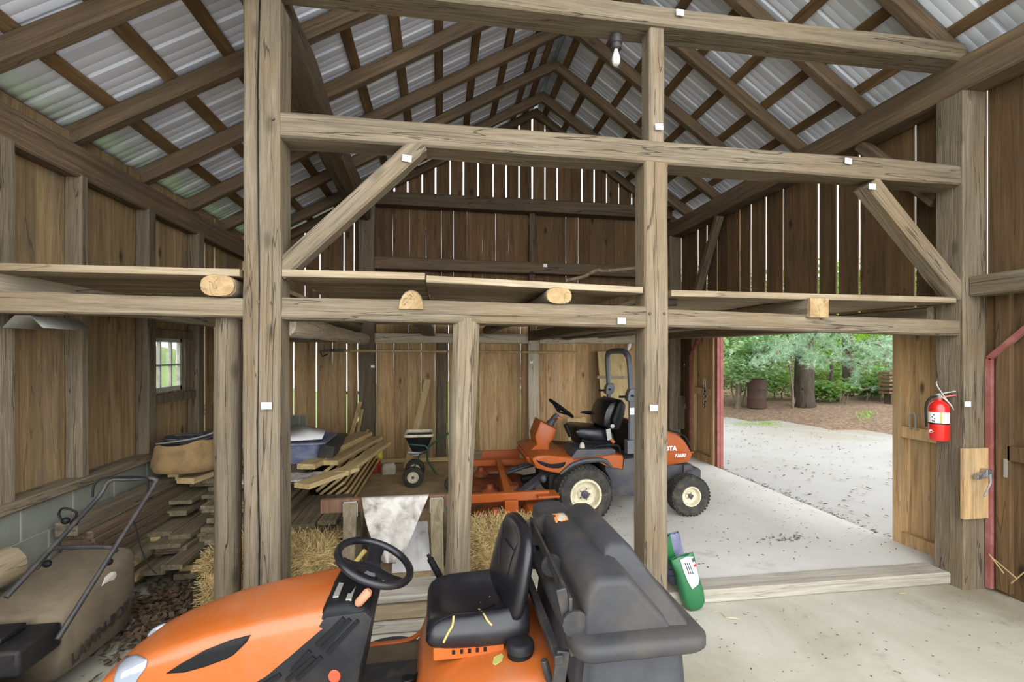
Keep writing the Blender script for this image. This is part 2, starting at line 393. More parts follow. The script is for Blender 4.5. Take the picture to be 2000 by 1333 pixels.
# ================================================================ the barn shell
XL, XR, YB = -2.6, 4.0, 7.4
RX, RZ = 1.52, 5.73
def roofz(x): return RZ - .57*(RX-x) if x < RX else RZ - .70*(x-RX)
def struct(o, label=None): return tag(o, label, None, None, 'structure')
m = MB(); m.box((-2.7, -.6, -.12), (4.05, 7.45, 0)); struct(m.build('floor', M['floor']), 'worn pale concrete floor of the barn')
def make_slabmat():
    m_ = M['slab']; T = NT('slab_floor'); tc = T.n('TexCoord').outputs['Object']
    n1 = T.noise(tc, .9, 8, .62, .5); n2 = T.noise(tc, 3.2, 6, .7); n4 = T.noise(tc, 38, 4, .7); n5 = T.noise(tc, 1.7, 6, .7, .4)
    col = T.mix(T.step(n1, .35, .65), (206,204,198), (190,187,178)); col = T.mix(T.math('MULTIPLY', T.step(n2, .58, .72), .4), col, (150,142,126))
    x = T.n('SeparateXYZ', Vector=tc).outputs[0]
    f = T.step(T.math('ADD', x, T.math('MULTIPLY', T.math('SUBTRACT', n5, .5), 2.6)), -.35, -1.15)
    tan = T.mix(T.step(n2, .4, .65), (186,160,116), (148,122,82)); col = T.mix(T.math('MULTIPLY', f, .9), col, tan)
    col = T.mix(T.math('MULTIPLY', T.step(n4, .6, .74), .3), col, (120,112,98))
    T.link(col, T.b.inputs['Base Color']); T.b.inputs['Roughness'].default_value = .8; T.bump(T.math('ADD', n4, n2), .2, .004); return T.m
m = MB(); m.box((-.98, 3.0, -.05), (3.98, 7.45, .08)); struct(m.build('floor_raised', make_slabmat()), 'raised pale concrete slab under the big orange mower')
# ground outside
m = MB()
def patchgrid(x0, x1, y0, y1, nx, ny, zf):
    g = MB(); vs = []; fs = []
    for j in range(ny+1):
        for i in range(nx+1):
            x = x0+(x1-x0)*i/nx; y = y0+(y1-y0)*j/ny; vs.append((x, y, zf(x, y)))
    for j in range(ny):
        for i in range(nx):
            a = j*(nx+1)+i; fs.append((a, a+1, a+nx+2, a+nx+1))
    return g.add(vs, fs)
patchz = lambda x, y: .035 + .02*mnoise.noise(Vector((x*.4, y*.4, 0)))
struct(patchgrid(4.04, 34, -14, 30, 60, 60, patchz).build('driveway', M['gravel'], ang=180), 'pale sandy gravel yard outside the open door')
struct(patchgrid(-40, -2.72, -14, 30, 40, 40, lambda x, y: -.15 + max(0, (-x-5))*.2).build('lawn', M['lawn'], ang=180), 'green lawn outside the left wall')
struct(patchgrid(-2.72, 4.04, 7.46, 30, 12, 24, lambda x, y: -.1).build('lawn_back', M['lawn'], ang=180), 'green lawn behind the barn')
struct(patchgrid(-14, 4.04, -14, -.6, 24, 24, lambda x, y: -.02).build('bounce_ground', M['slab'], ang=180), 'unseen pale ground in front of the barn, widened to bounce light onto the roof')  # unseen ground, made pale and wide to bounce light under the roof

def boards(mb, axis, fix, a0, a1, zb, zt, gap, wr=(.19, .29), th=.015, holes=(), tilt=.004):
    a = a0
    while a < a1-.01:
        w = min(R.uniform(*wr), a1-a); 
        if a1-(a+w) < .06: w = a1-a
        for (h0, h1, _a, _b) in holes:
            for hh in (h0, h1):
                if a+.01 < hh < a+w+.05: w = hh-a
        g = gap(a) ; r = R.random(); b = a+w-g
        spans = [[(zb(a), zb(b)), (zt(a), zt(b))]]
        for (h0, h1, hz0, hz1) in holes:
            if b > h0 and a < h1:
                spans = [[spans[0][0], (hz0, hz0)], [(hz1, hz1), spans[-1][1]]]
        off = R.uniform(0, .012)
        for (zb0, zb1), (zt0, zt1) in spans:
            n = max(1, int((zt0-zb0)/.3)) if th else 1
            rings = []
            s1 = R.random()*50
            for k in range(n+1):
                t = k/n; z0 = zb0+(zt0-zb0)*t; z1 = zb1+(zt1-zb1)*t
                e0 = a + tilt*mnoise.noise(Vector((s1, t*5, 0)))*.8; e1 = b + tilt*mnoise.noise(Vector((s1+9, t*5, 3)))*.8
                if axis == 'Y': rings.append([(fix+off, e0, z0), (fix+off, e1, z1), (fix+off+th, e1, z1), (fix+off+th, e0, z0)])
                else: rings.append([(e0, fix+off, z0), (e1, fix+off, z1), (e1, fix+off+th, z1), (e0, fix+off+th, z0)])
            mb.loft(rings, rnd=r)
        a += w
def G(p, lo, hi, base=.002, par=0.0):
    return lambda a: R.uniform(lo, hi)+par*abs(a) if R.random() < p else base
# left wall, with a hole for the window
WY0, WY1, WZ0, WZ1 = 4.56, 5.15, 1.38, 1.90
m = MB(); boards(m, 'Y', XL-.022, 1.1, 7.43, lambda a: .85, lambda a: 3.32, G(.35, -.001, .003, par=.0135/2.65), holes=[(WY0, WY1, WZ0, WZ1)], wr=(.2, .3))
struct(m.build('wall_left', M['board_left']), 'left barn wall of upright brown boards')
# right wall
m = MB()
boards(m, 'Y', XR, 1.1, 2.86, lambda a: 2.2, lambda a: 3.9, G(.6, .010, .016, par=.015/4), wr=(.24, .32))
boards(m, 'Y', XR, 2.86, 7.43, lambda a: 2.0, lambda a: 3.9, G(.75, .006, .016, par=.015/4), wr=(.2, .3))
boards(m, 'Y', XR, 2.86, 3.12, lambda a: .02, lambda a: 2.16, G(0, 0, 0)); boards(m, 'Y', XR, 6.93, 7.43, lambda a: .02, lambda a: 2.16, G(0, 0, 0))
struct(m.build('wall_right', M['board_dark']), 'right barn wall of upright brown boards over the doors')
# back wall: close boards below, gappy boards in the gable
m = MB()
boards(m, 'X', YB, XL, -1.0, lambda a: -.06, lambda a: 2.2, G(.5, .014, .024), wr=(.15, .24), tilt=.006)
boards(m, 'X', YB, -1.0, 4.0, lambda a: -.06, lambda a: 2.2, G(.12, .003, .006), wr=(.19, .28))
struct(m.build('wall_back', M['board']), 'lower back wall of upright brown boards')
m = MB()
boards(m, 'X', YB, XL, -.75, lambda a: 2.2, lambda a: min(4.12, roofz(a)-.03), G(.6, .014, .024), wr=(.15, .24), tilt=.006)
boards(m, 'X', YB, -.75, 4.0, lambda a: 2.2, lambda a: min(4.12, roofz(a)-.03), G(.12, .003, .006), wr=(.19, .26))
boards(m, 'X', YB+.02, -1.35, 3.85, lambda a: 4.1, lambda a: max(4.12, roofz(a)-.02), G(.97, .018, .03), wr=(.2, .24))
struct(m.build('wall_gable', M['board_dark']), 'upper gable wall of upright brown boards with loft shade put into their colour and bright gaps')  # darker board colour stands in for the missing light in the loft
# concrete block foundation
m = MB(); mm = MB()
for c in range(4):
    y = -.6 - (.2 if c % 2 else 0)
    while y < 7.4:
        y1 = min(y+.39, 7.4); m.box((-2.72, max(y, -.6)+.004, c*.203+.004), (-2.505, y1-.004, c*.203+.197), rnd=R.random()); y += .4
    x = -2.5
    while x < -2.02:
        m.box((x+.004, YB-.08, c*.203+.004), (min(x+.39, -2.02)-.004, YB+.1, c*.203+.197), rnd=R.random()); x += .4
mm.box((-2.72, -.6, 0), (-2.512, 7.4, .81)); mm.box((-2.51, YB-.07, 0), (-2.02, YB+.1, .81))
f = m.build('wall_foundation', M['block']); struct(f, 'low grey concrete block foundation under the left wall')
mm.build('mortar', M['mortar'], f)
# roof sheets: ribbed metal, ribs run down the slope
def roof(name, x0, x1, lab):
    g = MB(); y = 1.05; prof = []
    while y < 7.7:
        prof += [(y, 0), (y+.075, 0), (y+.082, .003), (y+.09, 0), (y+.145, 0), (y+.152, .003), (y+.16, 0), (y+.2, 0), (y+.212, .018), (y+.228, .018)]; y += .24
    xs = [x0+(x1-x0)*i/6 for i in range(7)]
    g.loft([[(x, yy, roofz(x)+.028+h) for yy, h in prof] for x in xs], closed=False)
    return struct(g.build(name, M['roof'], ang=30, solid=.0015), lab)
roof('ceiling_left', -2.95, RX-.03, 'left slope of white ribbed metal roofing seen from below'); roof('ceiling_right', RX+.03, 4.25, 'right slope of grey white ribbed metal roofing seen from below')
m = MB(); m.loft([[(RX-.16, y, roofz(RX-.16)+.055), (RX-.06, y, RZ+.01), (RX-.03, y, RZ+.05), (RX+.03, y, RZ+.05), (RX+.06, y, RZ+.01), (RX+.16, y, roofz(RX+.16)+.055)] for y in (1.0, 3, 5, 7.7)], closed=False)
struct(m.build('trim_ridge', M['ridge'], solid=.002), 'shiny metal ridge cap along the roof peak')
# window
wn = thing('window_1', 'six-pane barn window in the left wall', None, (XL, (WY0+WY1)/2, WZ0)); struct(wn)
m = MB(); x0, x1 = XL-.05, XL+.04
m.box((x0, WY0-.07, WZ0-.02), (x1, WY0+.03, WZ1+.02)); m.box((x0, WY1-.03, WZ0-.02), (x1, WY1+.07, WZ1+.02)); m.box((x0, WY0-.08, WZ1-.01), (x1+.02, WY1+.08, WZ1+.07), rnd=.4)
m.build('window_frame', M['hewn_grey'], wn, bevel=.004)
m = MB(); m.box((x0, WY0-.09, WZ0-.09), (x1+.05, WY1+.09, WZ0-.015)); m.build('window_sill', M['hewn_grey'], wn, bevel=.005)
m = MB(); a, b, c, d = WY0+.03, WY1-.03, WZ0+.0, WZ1-.01
for lo, hi in (((a, c), (a+.035, d)), ((b-.035, c), (b, d)), ((a, c), (b, c+.045)), ((a, d-.035), (b, d))): m.box((XL-.03, lo[0], lo[1]), (XL+.005, hi[0], hi[1]))
for t in (1/3, 2/3):
    y = a+(b-a)*t; m.box((XL-.028, y-.009, c), (XL+.003, y+.009, d))
m.box((XL-.028, a, (c+d)/2-.009), (XL+.003, b, (c+d)/2+.009)); m.build('sash', M['winframe'], wn, bevel=.002)
for i in range(3):
    for j in range(2):
        g = MB(); ya = a+(b-a)*i/3; yb = a+(b-a)*(i+1)/3; za = c+(d-c)*j/2; zb = c+(d-c)*(j+1)/2
        g.box((XL-.016, ya, za), (XL-.013, yb, zb)); g.build('pane', M['glass'], wn)
# doors in the right wall: two fixed side leaves, a closed near door, red trims
def leaf(name, y0, y1, z0, z1, lab, rails=(1.0,), mat='board'):
    r_ = thing(name, lab, None, (XR, (y0+y1)/2, z0)); struct(r_)
    g = MB(); boards(g, 'Y', XR+.05, y0, y1, lambda a: z0, lambda a: z1, G(0, 0, 0), wr=(.15, .2)); g.build('door_boards', M[mat], r_)
    g = MB(); e = .075
    g.box((XR+.0, y0, z0), (XR+.052, y0+e, z1)); g.box((XR, y1-e, z0), (XR+.052, y1, z1)); g.box((XR, y0+e, z0), (XR+.052, y1-e, z0+.12)); g.box((XR, y0+e, z1-.1), (XR+.052, y1-e, z1))
    for q in rails: g.box((XR, y0+e, q-.05), (XR+.052, y1-e, q+.05), rnd=.6)
    g.build('door_frame', M['board'], r_, bevel=.004)
    return r_
dn = leaf('door_2', 3.1, 3.57, .06, 2.14, 'narrow board door leaf standing shut beside the fire extinguisher', (1.06,))
def pull(y, z, par, n='door_pull', h=.14):
    g = MB(); x = XR-.005
    g.tube([(x, y-.025, z-h), (x-.03, y-.025, z-h*.9), (x-.03, y-.022, z-.02), (x-.03, y, z), (x-.03, y+.022, z-.02), (x-.03, y+.025, z-h*.9), (x, y+.025, z-h)], .006, 6, smooth=3); return g.build(n, M['galv'], par)
pull(3.36, 1.24, dn)
df = leaf('door_1', 6.33, 6.93, .06, 2.14, 'narrow board door leaf at the far side of the doorway', (1.16,))
pull(6.5, 1.36, df)
g = MB()
for k in range(9):
    z = 1.25-k*.04; g.lathe([(.016, -.004), (.02, 0), (.016, .004), (.012, 0), (.016, -.004)], (XR-.03, 6.5+.006*math.sin(k), z), (1, 0, 0) if k % 2 else (0, 1, 0), 8)
g.build('chain', M['galv'], df)
d3 = thing('door_3', 'closed near board door with a mid rail at the right edge', None, (XR, 2.0, .05)); struct(d3)
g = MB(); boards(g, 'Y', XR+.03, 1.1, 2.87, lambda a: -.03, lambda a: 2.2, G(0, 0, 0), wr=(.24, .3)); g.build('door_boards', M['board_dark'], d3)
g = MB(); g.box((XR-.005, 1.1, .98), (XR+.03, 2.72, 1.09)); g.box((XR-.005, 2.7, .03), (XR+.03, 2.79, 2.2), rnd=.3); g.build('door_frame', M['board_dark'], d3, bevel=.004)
g = MB(); g.box((XR-.012, 2.715, .86), (XR+.004, 2.735, .99)); g.build('latch_keeper', M['galv'], d3)
def trim(name, pts, lab, w=.035, mat='redtrim'):
    g = MB()
    for p, q in zip(pts, pts[1:]): g.bar(p, q, w, w)
    return struct(g.build(name, M[mat]), lab)
trim('trim_1', [(XR-.01, 2.82, .02), (XR-.01, 2.82, 1.71), (XR-.01, 2.36, 2.16), (XR-.01, 1.2, 2.16)], 'weathered red trim framing the near door')
trim('trim_2', [(XR-.005, 6.95, .08), (XR-.005, 6.95, 1.72), (XR-.005, 6.5, 2.16)], 'weathered red trim with a clipped corner at the far leaf')
g = MB(); g.box((XR+.03, 6.27, .05), (XR+.09, 6.335, 2.14)); g.box((XR+.075, 6.262, .05), (XR+.125, 6.302, 2.14), rnd=.4); struct(g.build('trim_3', M['redtrim'], bevel=.004), 'faded red edge of the folded door leaf beside the far leaf')

# ================================================================ the timber frame
FY = 2.95     # centre plane of the front bent
def TB(name, p0, p1, w, h, mat, label, cat, group=None, **k):
    o = timber(name, p0, p1, w, h, M[mat], **k); return tag(o, label, cat, group)
def pegs(par, pts, r=.011):
    for p in pts:
        g = MB(); g.lathe([(r, .006), (r*.8, -.008), (0, -.008)], p, (0, 1, 0), 10); g.build('peg', M['hewn_dark'], par)
lp = TB('post', (-1.03, FY, 0), (-1.03, FY, 3.82), .205, .2, 'hewn', 'tall hewn timber post with a long drying crack, left of the steering wheel', 'post', up=(0,1,0), wav=.012)
pegs(lp, [at(505, 590, Y=FY-.1), at(531, 592, Y=FY-.1), at(533, 232, Y=FY-.1)])
def crack(par, pts, wd=.007):
    g = MB()
    for (a, b) in zip(pts, pts[1:]): g.bar(a, b, wd, .012, up=(0,1,0))
    return g.build('drying_crack', M['blk'], par)
crack(lp, [at(508, 0, Y=FY-.099), at(503, 170, Y=FY-.099), at(505, 420, Y=FY-.1), at(507, 560, Y=FY-.1), at(505, 760, Y=FY-.1), at(503, 900, Y=FY-.1), at(507, 1060, Y=FY-.1), at(505, 1230, Y=FY-.1)], .005)
cp = TB('post', (1.405, FY, 0), (1.405, FY, 3.03), .165, .17, 'hewn', 'hewn timber post standing behind the grass bagger', 'post', up=(0,1,0), wav=.012)
pegs(cp, [at(1269, 613, Y=FY-.085), at(1297, 613, Y=FY-.085)])
rp = TB('post', (3.9, FY, 0), (3.9, FY, 3.74), .2, .21, 'hewn', 'hewn corner post carrying the fire extinguisher', 'post', up=(0,1,0), wav=.014)
TB('post', (-1.28, 3.02, 0), (-1.27, 3.02, 1.98), .145, .15, 'hewn_grey', 'dark round pole post left of the tall hewn post', 'post', up=(0,1,0), prof='round', wav=.01)
TB('post', (.1, FY, .2), (.16, FY, 1.97), .15, .15, 'hewn', 'crooked log post behind the tractor seat', 'post', up=(0,1,0), wav=.03, prof='rect', cham=.03)
TB('post', (1.42, FY, 3.16), (1.42, FY, 3.93), .105, .13, 'hewn', 'short post standing between the two upper cross beams', 'post', up=(0,1,0))
TB('tie_beam', (-.93, FY+.01, 3.09), (3.82, FY+.01, 3.075), .19, .15, 'hewn', 'long pale hewn beam crossing the barn above the loft', 'beam', wav=.016)
TB('tie_beam', (-1.6, FY+.01, 3.99), (3.84, FY+.01, 3.985), .2, .135, 'hewn', 'topmost pale hewn beam crossing under the roof', 'beam', wav=.012)
a, b = at(822, 286, Y=FY-.02), at(548, 535, Y=FY-.02)
TB('brace', b, a, .11, .125, 'hewn', 'diagonal brace from the tall hewn post up to the cross beam', 'brace', up=(0,1,0), wav=.004)
a, b = at(1690, 360, Y=FY-.02), at(1866, 578, Y=FY-.02)
TB('brace', b, a, .12, .13, 'hewn', 'diagonal brace from the corner post up to the cross beam', 'brace', up=(0,1,0), wav=.004)
TB('loft_beam', (-2.5, FY, 2.03), (-1.13, FY, 2.012), .17, .115, 'hewn', 'axe-marked loft beam over the push mower', 'beam', wav=.008)
TB('loft_beam', (-.93, FY, 2.015), (1.33, FY, 1.99), .18, .135, 'hewn', 'rough-edged loft beam over the sawhorses', 'beam', wav=.016)
TB('loft_beam', (1.48, FY, 1.985), (3.82, FY, 1.935), .15, .115, 'hewn', 'smooth sawn loft beam over the open doorway', 'beam', wav=.004)
# sills and threshold
TB('threshold', (1.5, 3.07, .045), (3.8, 3.03, .045), .19, .092, 'threshold', 'low worn plank threshold across the doorway bay', 'threshold', wav=.006)
TB('sill_timber', (-.95, 3.06, .212), (1.32, 3.06, .212), .24, .045, 'threshold', 'worn plank capping the sill behind the steering wheel', 'sill')
TB('sill_timber', (-.95, 3.04, .13), (1.32, 3.04, .13), .16, .115, 'loft', 'pale sill timber under the worn plank behind the tractor', 'sill')
TB('sill_timber', (-.95, 3.02, .036), (1.32, 3.02, .036), .16, .07, 'threshold', 'lowest grey sill timber lying on the concrete behind the tractor', 'sill')
# plates
TB('wall_plate', (-2.58, 1.1, 3.09), (-2.58, 7.4, 3.09), .17, .22, 'rafter', 'long plate timber along the top of the left wall', 'plate', wav=.006)
TB('wall_plate', (3.89, 1.1, 3.81), (3.89, 7.4, 3.81), .2, .25, 'rafter', 'long plate timber along the top of the right wall', 'plate', wav=.006)
TB('purlin_plate', (-1.04, 1.6, 3.98), (-1.2, 7.36, 3.9), .24, .27, 'hewn_dark', 'big crooked dark plate running back from the tall hewn post', 'plate', wav=.04, cham=.03)
TB('girt', (3.91, 1.1, 2.24), (3.91, 2.84, 2.24), .14, .15, 'hewn_grey', 'short hewn girt above the near door', 'beam')
TB('girt', (-2.5, 2.2, 2.13), (-2.5, 7.35, 2.13), .16, .17, 'hewn_pale', 'whitish hewn girt along the left wall at loft height', 'beam', wav=.012)
TB('girt', (3.82, 3.06, 2.03), (3.84, 7.3, 2.06), .16, .16, 'hewn', 'hewn girt along the right wall over the doorway', 'beam')
# back wall frame
TB('post', (-1.12, YB-.1, 0), (-1.12, YB-.1, 4.0), .24, .18, 'hewn_grey', 'mossy old post against the back wall beside the lumber pile', 'post', up=(0,1,0), wav=.012)
TB('post', (1.46, YB-.1, .08), (1.46, YB-.1, 1.99), .18, .16, 'hewn_pale', 'whitewashed post against the back wall behind the orange mower', 'post', up=(0,1,0), wav=.012)
TB('stud', (.0, YB-.08, .08), (.02, YB-.08, 1.93), .15, .12, 'hewn_grey', 'worn stud against the back wall behind the spreader', 'stud', up=(0,1,0), wav=.014)
TB('post', (3.86, YB-.12, .08), (3.86, YB-.12, 3.7), .2, .2, 'hewn', 'pale corner post beside the far door leaf', 'post', up=(0,1,0))
TB('stud', (1.45, YB-.06, 2.05), (1.45, YB-.06, 4.03), .1, .1, 'hewn_dark', 'thin dark stud in the middle of the loft back wall', 'stud', up=(0,1,0))
TB('girt', (-2.5, YB-.1, 1.99), (-1.25, YB-.1, 1.99), .14, .15, 'hewn_grey', 'grey girt on the back wall left of the mossy post', 'beam')
TB('girt', (-1.0, YB-.1, 1.98), (1.37, YB-.1, 1.98), .13, .15, 'hewn_pale', 'pale girt on the back wall behind the log post', 'beam')
TB('girt', (1.56, YB-.1, 1.98), (3.76, YB-.1, 1.98), .13, .15, 'hewn_pale', 'pale girt on the back wall above the roll bar', 'beam')
TB('back_rail', (-1.0, YB-.12, 4.11), (3.8, YB-.12, 4.09), .2, .2, 'hewn_dark', 'upper dark rail across the loft back wall', 'beam')
TB('back_rail', (-1.0, YB-.11, 3.125), (3.8, YB-.11, 3.1), .16, .18, 'hewn_dark', 'lower dark rail across the loft back wall', 'beam')
a = V(3.86, 6.75, 2.3); b = V(3.86, 5.95, 3.68)
TB('brace', a, b, .1, .11, 'hewn_dark', 'dark diagonal brace in the far right corner of the loft', 'brace', up=(1,0,0))
TB('brace', (3.87, 3.75, 3.68), (3.87, 3.08, 2.95), .1, .1, 'hewn_dark', 'dark diagonal brace behind the corner post', 'brace', up=(1,0,0))
# wall studs of the left side
for y, w, lab in ((3.08, .13, 'pale wall post at the left edge, behind the mower handle'), (3.68, .075, 'square wall post beside the hanging trough lamp'), (4.45, .12, 'notched wall post just left of the window'), (5.28, .13, 'dark wall post just right of the window')):
    TB('post', (-2.545, y, .86), (-2.545, y, 3.0), .11, w, 'hewn' if y < 4.0 else 'hewn_grey', lab, 'post', up=(0,1,0))
TB('sill_plate', (-2.56, -.5, .845), (-2.56, 7.35, .845), .2, .065, 'hewn', 'long sill plank lying on the block foundation', 'sill')
# joists (logs with cut ends)
for (x, z, w, h, prof, mat, lab) in ((-1.26, 2.135, .19, .13, 'round', 'hewn', 'log joist with a round cut end beside the tall hewn post'),
        (-.18, 2.07, .155, .115, 'half', 'hewn', 'half-round log joist left of the loft middle'),
        (.74, 2.115, .17, .11, 'round', 'hewn', 'flattened log joist right of the log post'),
        (2.6, 2.065, .16, .145, 'rect', 'hewn', 'squared joist with a mortise hole over the doorway')):
    o = TB('loft_joist', (x, FY-.09, z), (x-.0, YB-.05, z), w, h, mat, lab, 'joist', prof=prof, wav=.02, sq=.4 if prof == 'round' else .5)
    g = MB(); 
    n = 16
    if prof == 'half': ring = [(x+w*.47*math.cos(math.pi*j/n), z-h/2+.004+h*.93*math.sin(math.pi*j/n)) for j in range(n+1)]
    elif prof == 'round':
        f_ = lambda q: math.copysign(abs(q)**.8, q); ring = [(x+w*.47*f_(math.cos(2*math.pi*j/n)), z+h*.47*f_(math.sin(2*math.pi*j/n))) for j in range(n)]
    else: ring = [(x-w*.46, z-h*.46), (x+w*.46, z-h*.46), (x+w*.46, z+h*.46), (x-w*.46, z+h*.46)]
    g.prism(ring, FY-.105, FY-.085); e = g.build('cut_end', M['log_end'], o); bpy.context.view_layer.update(); e.matrix_parent_inverse = o.matrix_world.inverted(); e.location = Vector(((min(p[0] for p in ring)+max(p[0] for p in ring))/2, FY-.095, min(p[1] for p in ring)))
for x, lab in ((-1.02, 'whitish barkless log girt running back from the tall hewn post'),):
    TB('log_girt', (-.98, 3.05, 1.93), (-1.13, YB-.2, 1.96), .15, .15, 'hewn_pale', lab, 'beam', prof='round', wav=.03)
TB('loft_joist', (1.3, 3.05, 1.99), (1.45, YB-.15, 2.02), .14, .13, 'hewn', 'hewn joist running back from the post behind the bagger', 'joist', wav=.02)
TB('loft_joist', (1.62, 3.04, 1.985), (2.0, YB-.15, 2.02), .14, .11, 'hewn', 'hewn joist over the roll bar of the big mower', 'joist', wav=.02)
# loft floorboards, each bay its own boards
def loftboards(x0, x1, ztop, y0, bay, tilt=0):
    y = y0; k = 0
    while y < YB-.2:
        w = R.uniform(.2, .27); th = .042 if k == 0 else .032; e = R.uniform(-.02, .02)
        zt = ztop(k)
        nm = ('front edge', 'second from the front', 'third from the front', 'fourth from the front')[k] if k < 4 else 'row %d back from the front' % (k+1)
        TB('loft_board', (x0+(0 if k == 0 else e), y+w/2, zt[0]-th/2), (x1, y+w/2, zt[1]-th/2), w-.006, th, 'loft', 'loft floorboard %s, %s' % (bay, nm), 'floorboard', 'loft floorboards '+bay, wav=.002, rough=.001, cham=.003, seg=.5)
        y += w+R.uniform(0, .012); k += 1
loftboards(-2.45, -1.15, lambda k: (2.235-(0 if k == 0 else .004), 2.235), 2.86, 'over the left bay')
loftboards(-.92, -.1, lambda k: (2.24, 2.24), 2.86, 'left of the half-round joist')
loftboards(-.09, 1.31, lambda k: (2.225, 2.185 if k == 0 else 2.2), 2.86, 'over the middle bay')
loftboards(1.52, 3.78, lambda k: (2.172, 2.165), 2.88, 'over the doorway bay')
# rafters and purlins
ORD = ['first','second','third','fourth','fifth','sixth','seventh','eighth','ninth','tenth','eleventh','twelfth']
RY = [6.76, 5.98, 5.2, 4.42, 3.64, 2.86, 2.08, 1.3]
for i, y in enumerate(RY):
    for sd in (-1, 1):
        xe = -2.82 if sd < 0 else 4.0
        s = .57 if sd < 0 else .70; n = Vector((sd*0 + (s if sd > 0 else -s), 0, 1)).normalized()
        if sd < 0: y += .1
        top0 = Vector((RX, y, RZ)); top1 = Vector((xe, y, roofz(xe)))
        off = n*(-.065)
        TB('rafter', top1+off, top0+off+Vector((0, 0, -.008)), .09, .125, 'rafter', '%s roof rafter from the back gable on the %s slope' % (ORD[i], 'left' if sd < 0 else 'right'), 'rafter', 'rafters of the %s roof slope' % ('left' if sd < 0 else 'right'), up=tuple(n), wav=.006, cham=.01)
for sd in (-1, 1):
    xe = -2.75 if sd < 0 else 3.98
    s = .57 if sd < 0 else .70; n = Vector(((s if sd > 0 else -s), 0, 1)).normalized()
    TB('gable_rafter', Vector((xe, YB-.06, roofz(xe)))+n*(-.055), Vector((RX, YB-.06, RZ-.01))+n*(-.055), .08, .11, 'rafter', 'rafter tight against the back gable on the %s slope' % ('left' if sd < 0 else 'right'), 'rafter', up=tuple(n))
PL = [1.36, 1.15, .77, .37, -.02, -.4, -.784, -1.17, -1.56, -1.95, -2.34, -2.7]
PR = [1.66, 1.98, 2.34, 2.70, 3.07, 3.42, 3.78]
for sd, xs in ((-1, PL), (1, PR)):
    s = .57 if sd < 0 else .70; n = Vector(((s if sd > 0 else -s), 0, 1)).normalized()
    for i, x in enumerate(xs):
        p = Vector((x, 0, roofz(x))) + n*.0125
        TB('purlin', p+V(0, 1.1, 0), p+V(0, YB+.2, 0), .095, .024, 'purlin', '%s roofing batten down from the ridge on the %s slope' % (ORD[i], 'left' if sd < 0 else 'right'), 'batten', 'battens of the %s roof slope' % ('left' if sd < 0 else 'right'), up=tuple(n), wav=.004, rough=.003, cham=.003, seg=.25)
# ================================================================ machines
from mathutils.bvhtree import BVHTree
def bvh_of(o):
    me = o.data; p = wloc(o)
    return BVHTree.FromPolygons([Vector(v.co)+p for v in me.vertices], [tuple(f.vertices) for f in me.polygons])
def onto(bv, px, py, off=.003):
    d = (FWD + RGT*((px-CX)/FPX) + Vector((0, 0, (CY-py)/FPX))).normalized()
    h = bv.ray_cast(EYE, d)
    return None if h[0] is None else h[0] - d*off
def patch(name, bv, poly, mat, parent, off=.003, th=.003, k=3):
    """a thin sticker or insert laid on a surface; poly in photo pixels"""
    if k > 1:
        q = []
        for (a, b), (c, d) in zip(poly, poly[1:]+poly[:1]):
            for i in range(k): q.append((a+(c-a)*i/k, b+(d-b)*i/k))
        poly = q
    cx = sum(p[0] for p in poly)/len(poly); cy = sum(p[1] for p in poly)/len(poly)
    rings = []
    for s in (1, .85, .68, .5, .3, .12):
        r = []
        for a, b in poly:
            h = onto(bv, cx+(a-cx)*s, cy+(b-cy)*s, off)
            if h is None: h = onto(bv, cx+(a-cx)*s*.8, cy+(b-cy)*s*.8, off) or onto(bv, cx, cy, off)
            if h is None: return None
            r.append(h)
        rings.append(r)
    m = MB(); m.loft(rings, False, True)
    return m.build(name, mat, parent, ang=60, solid=th)
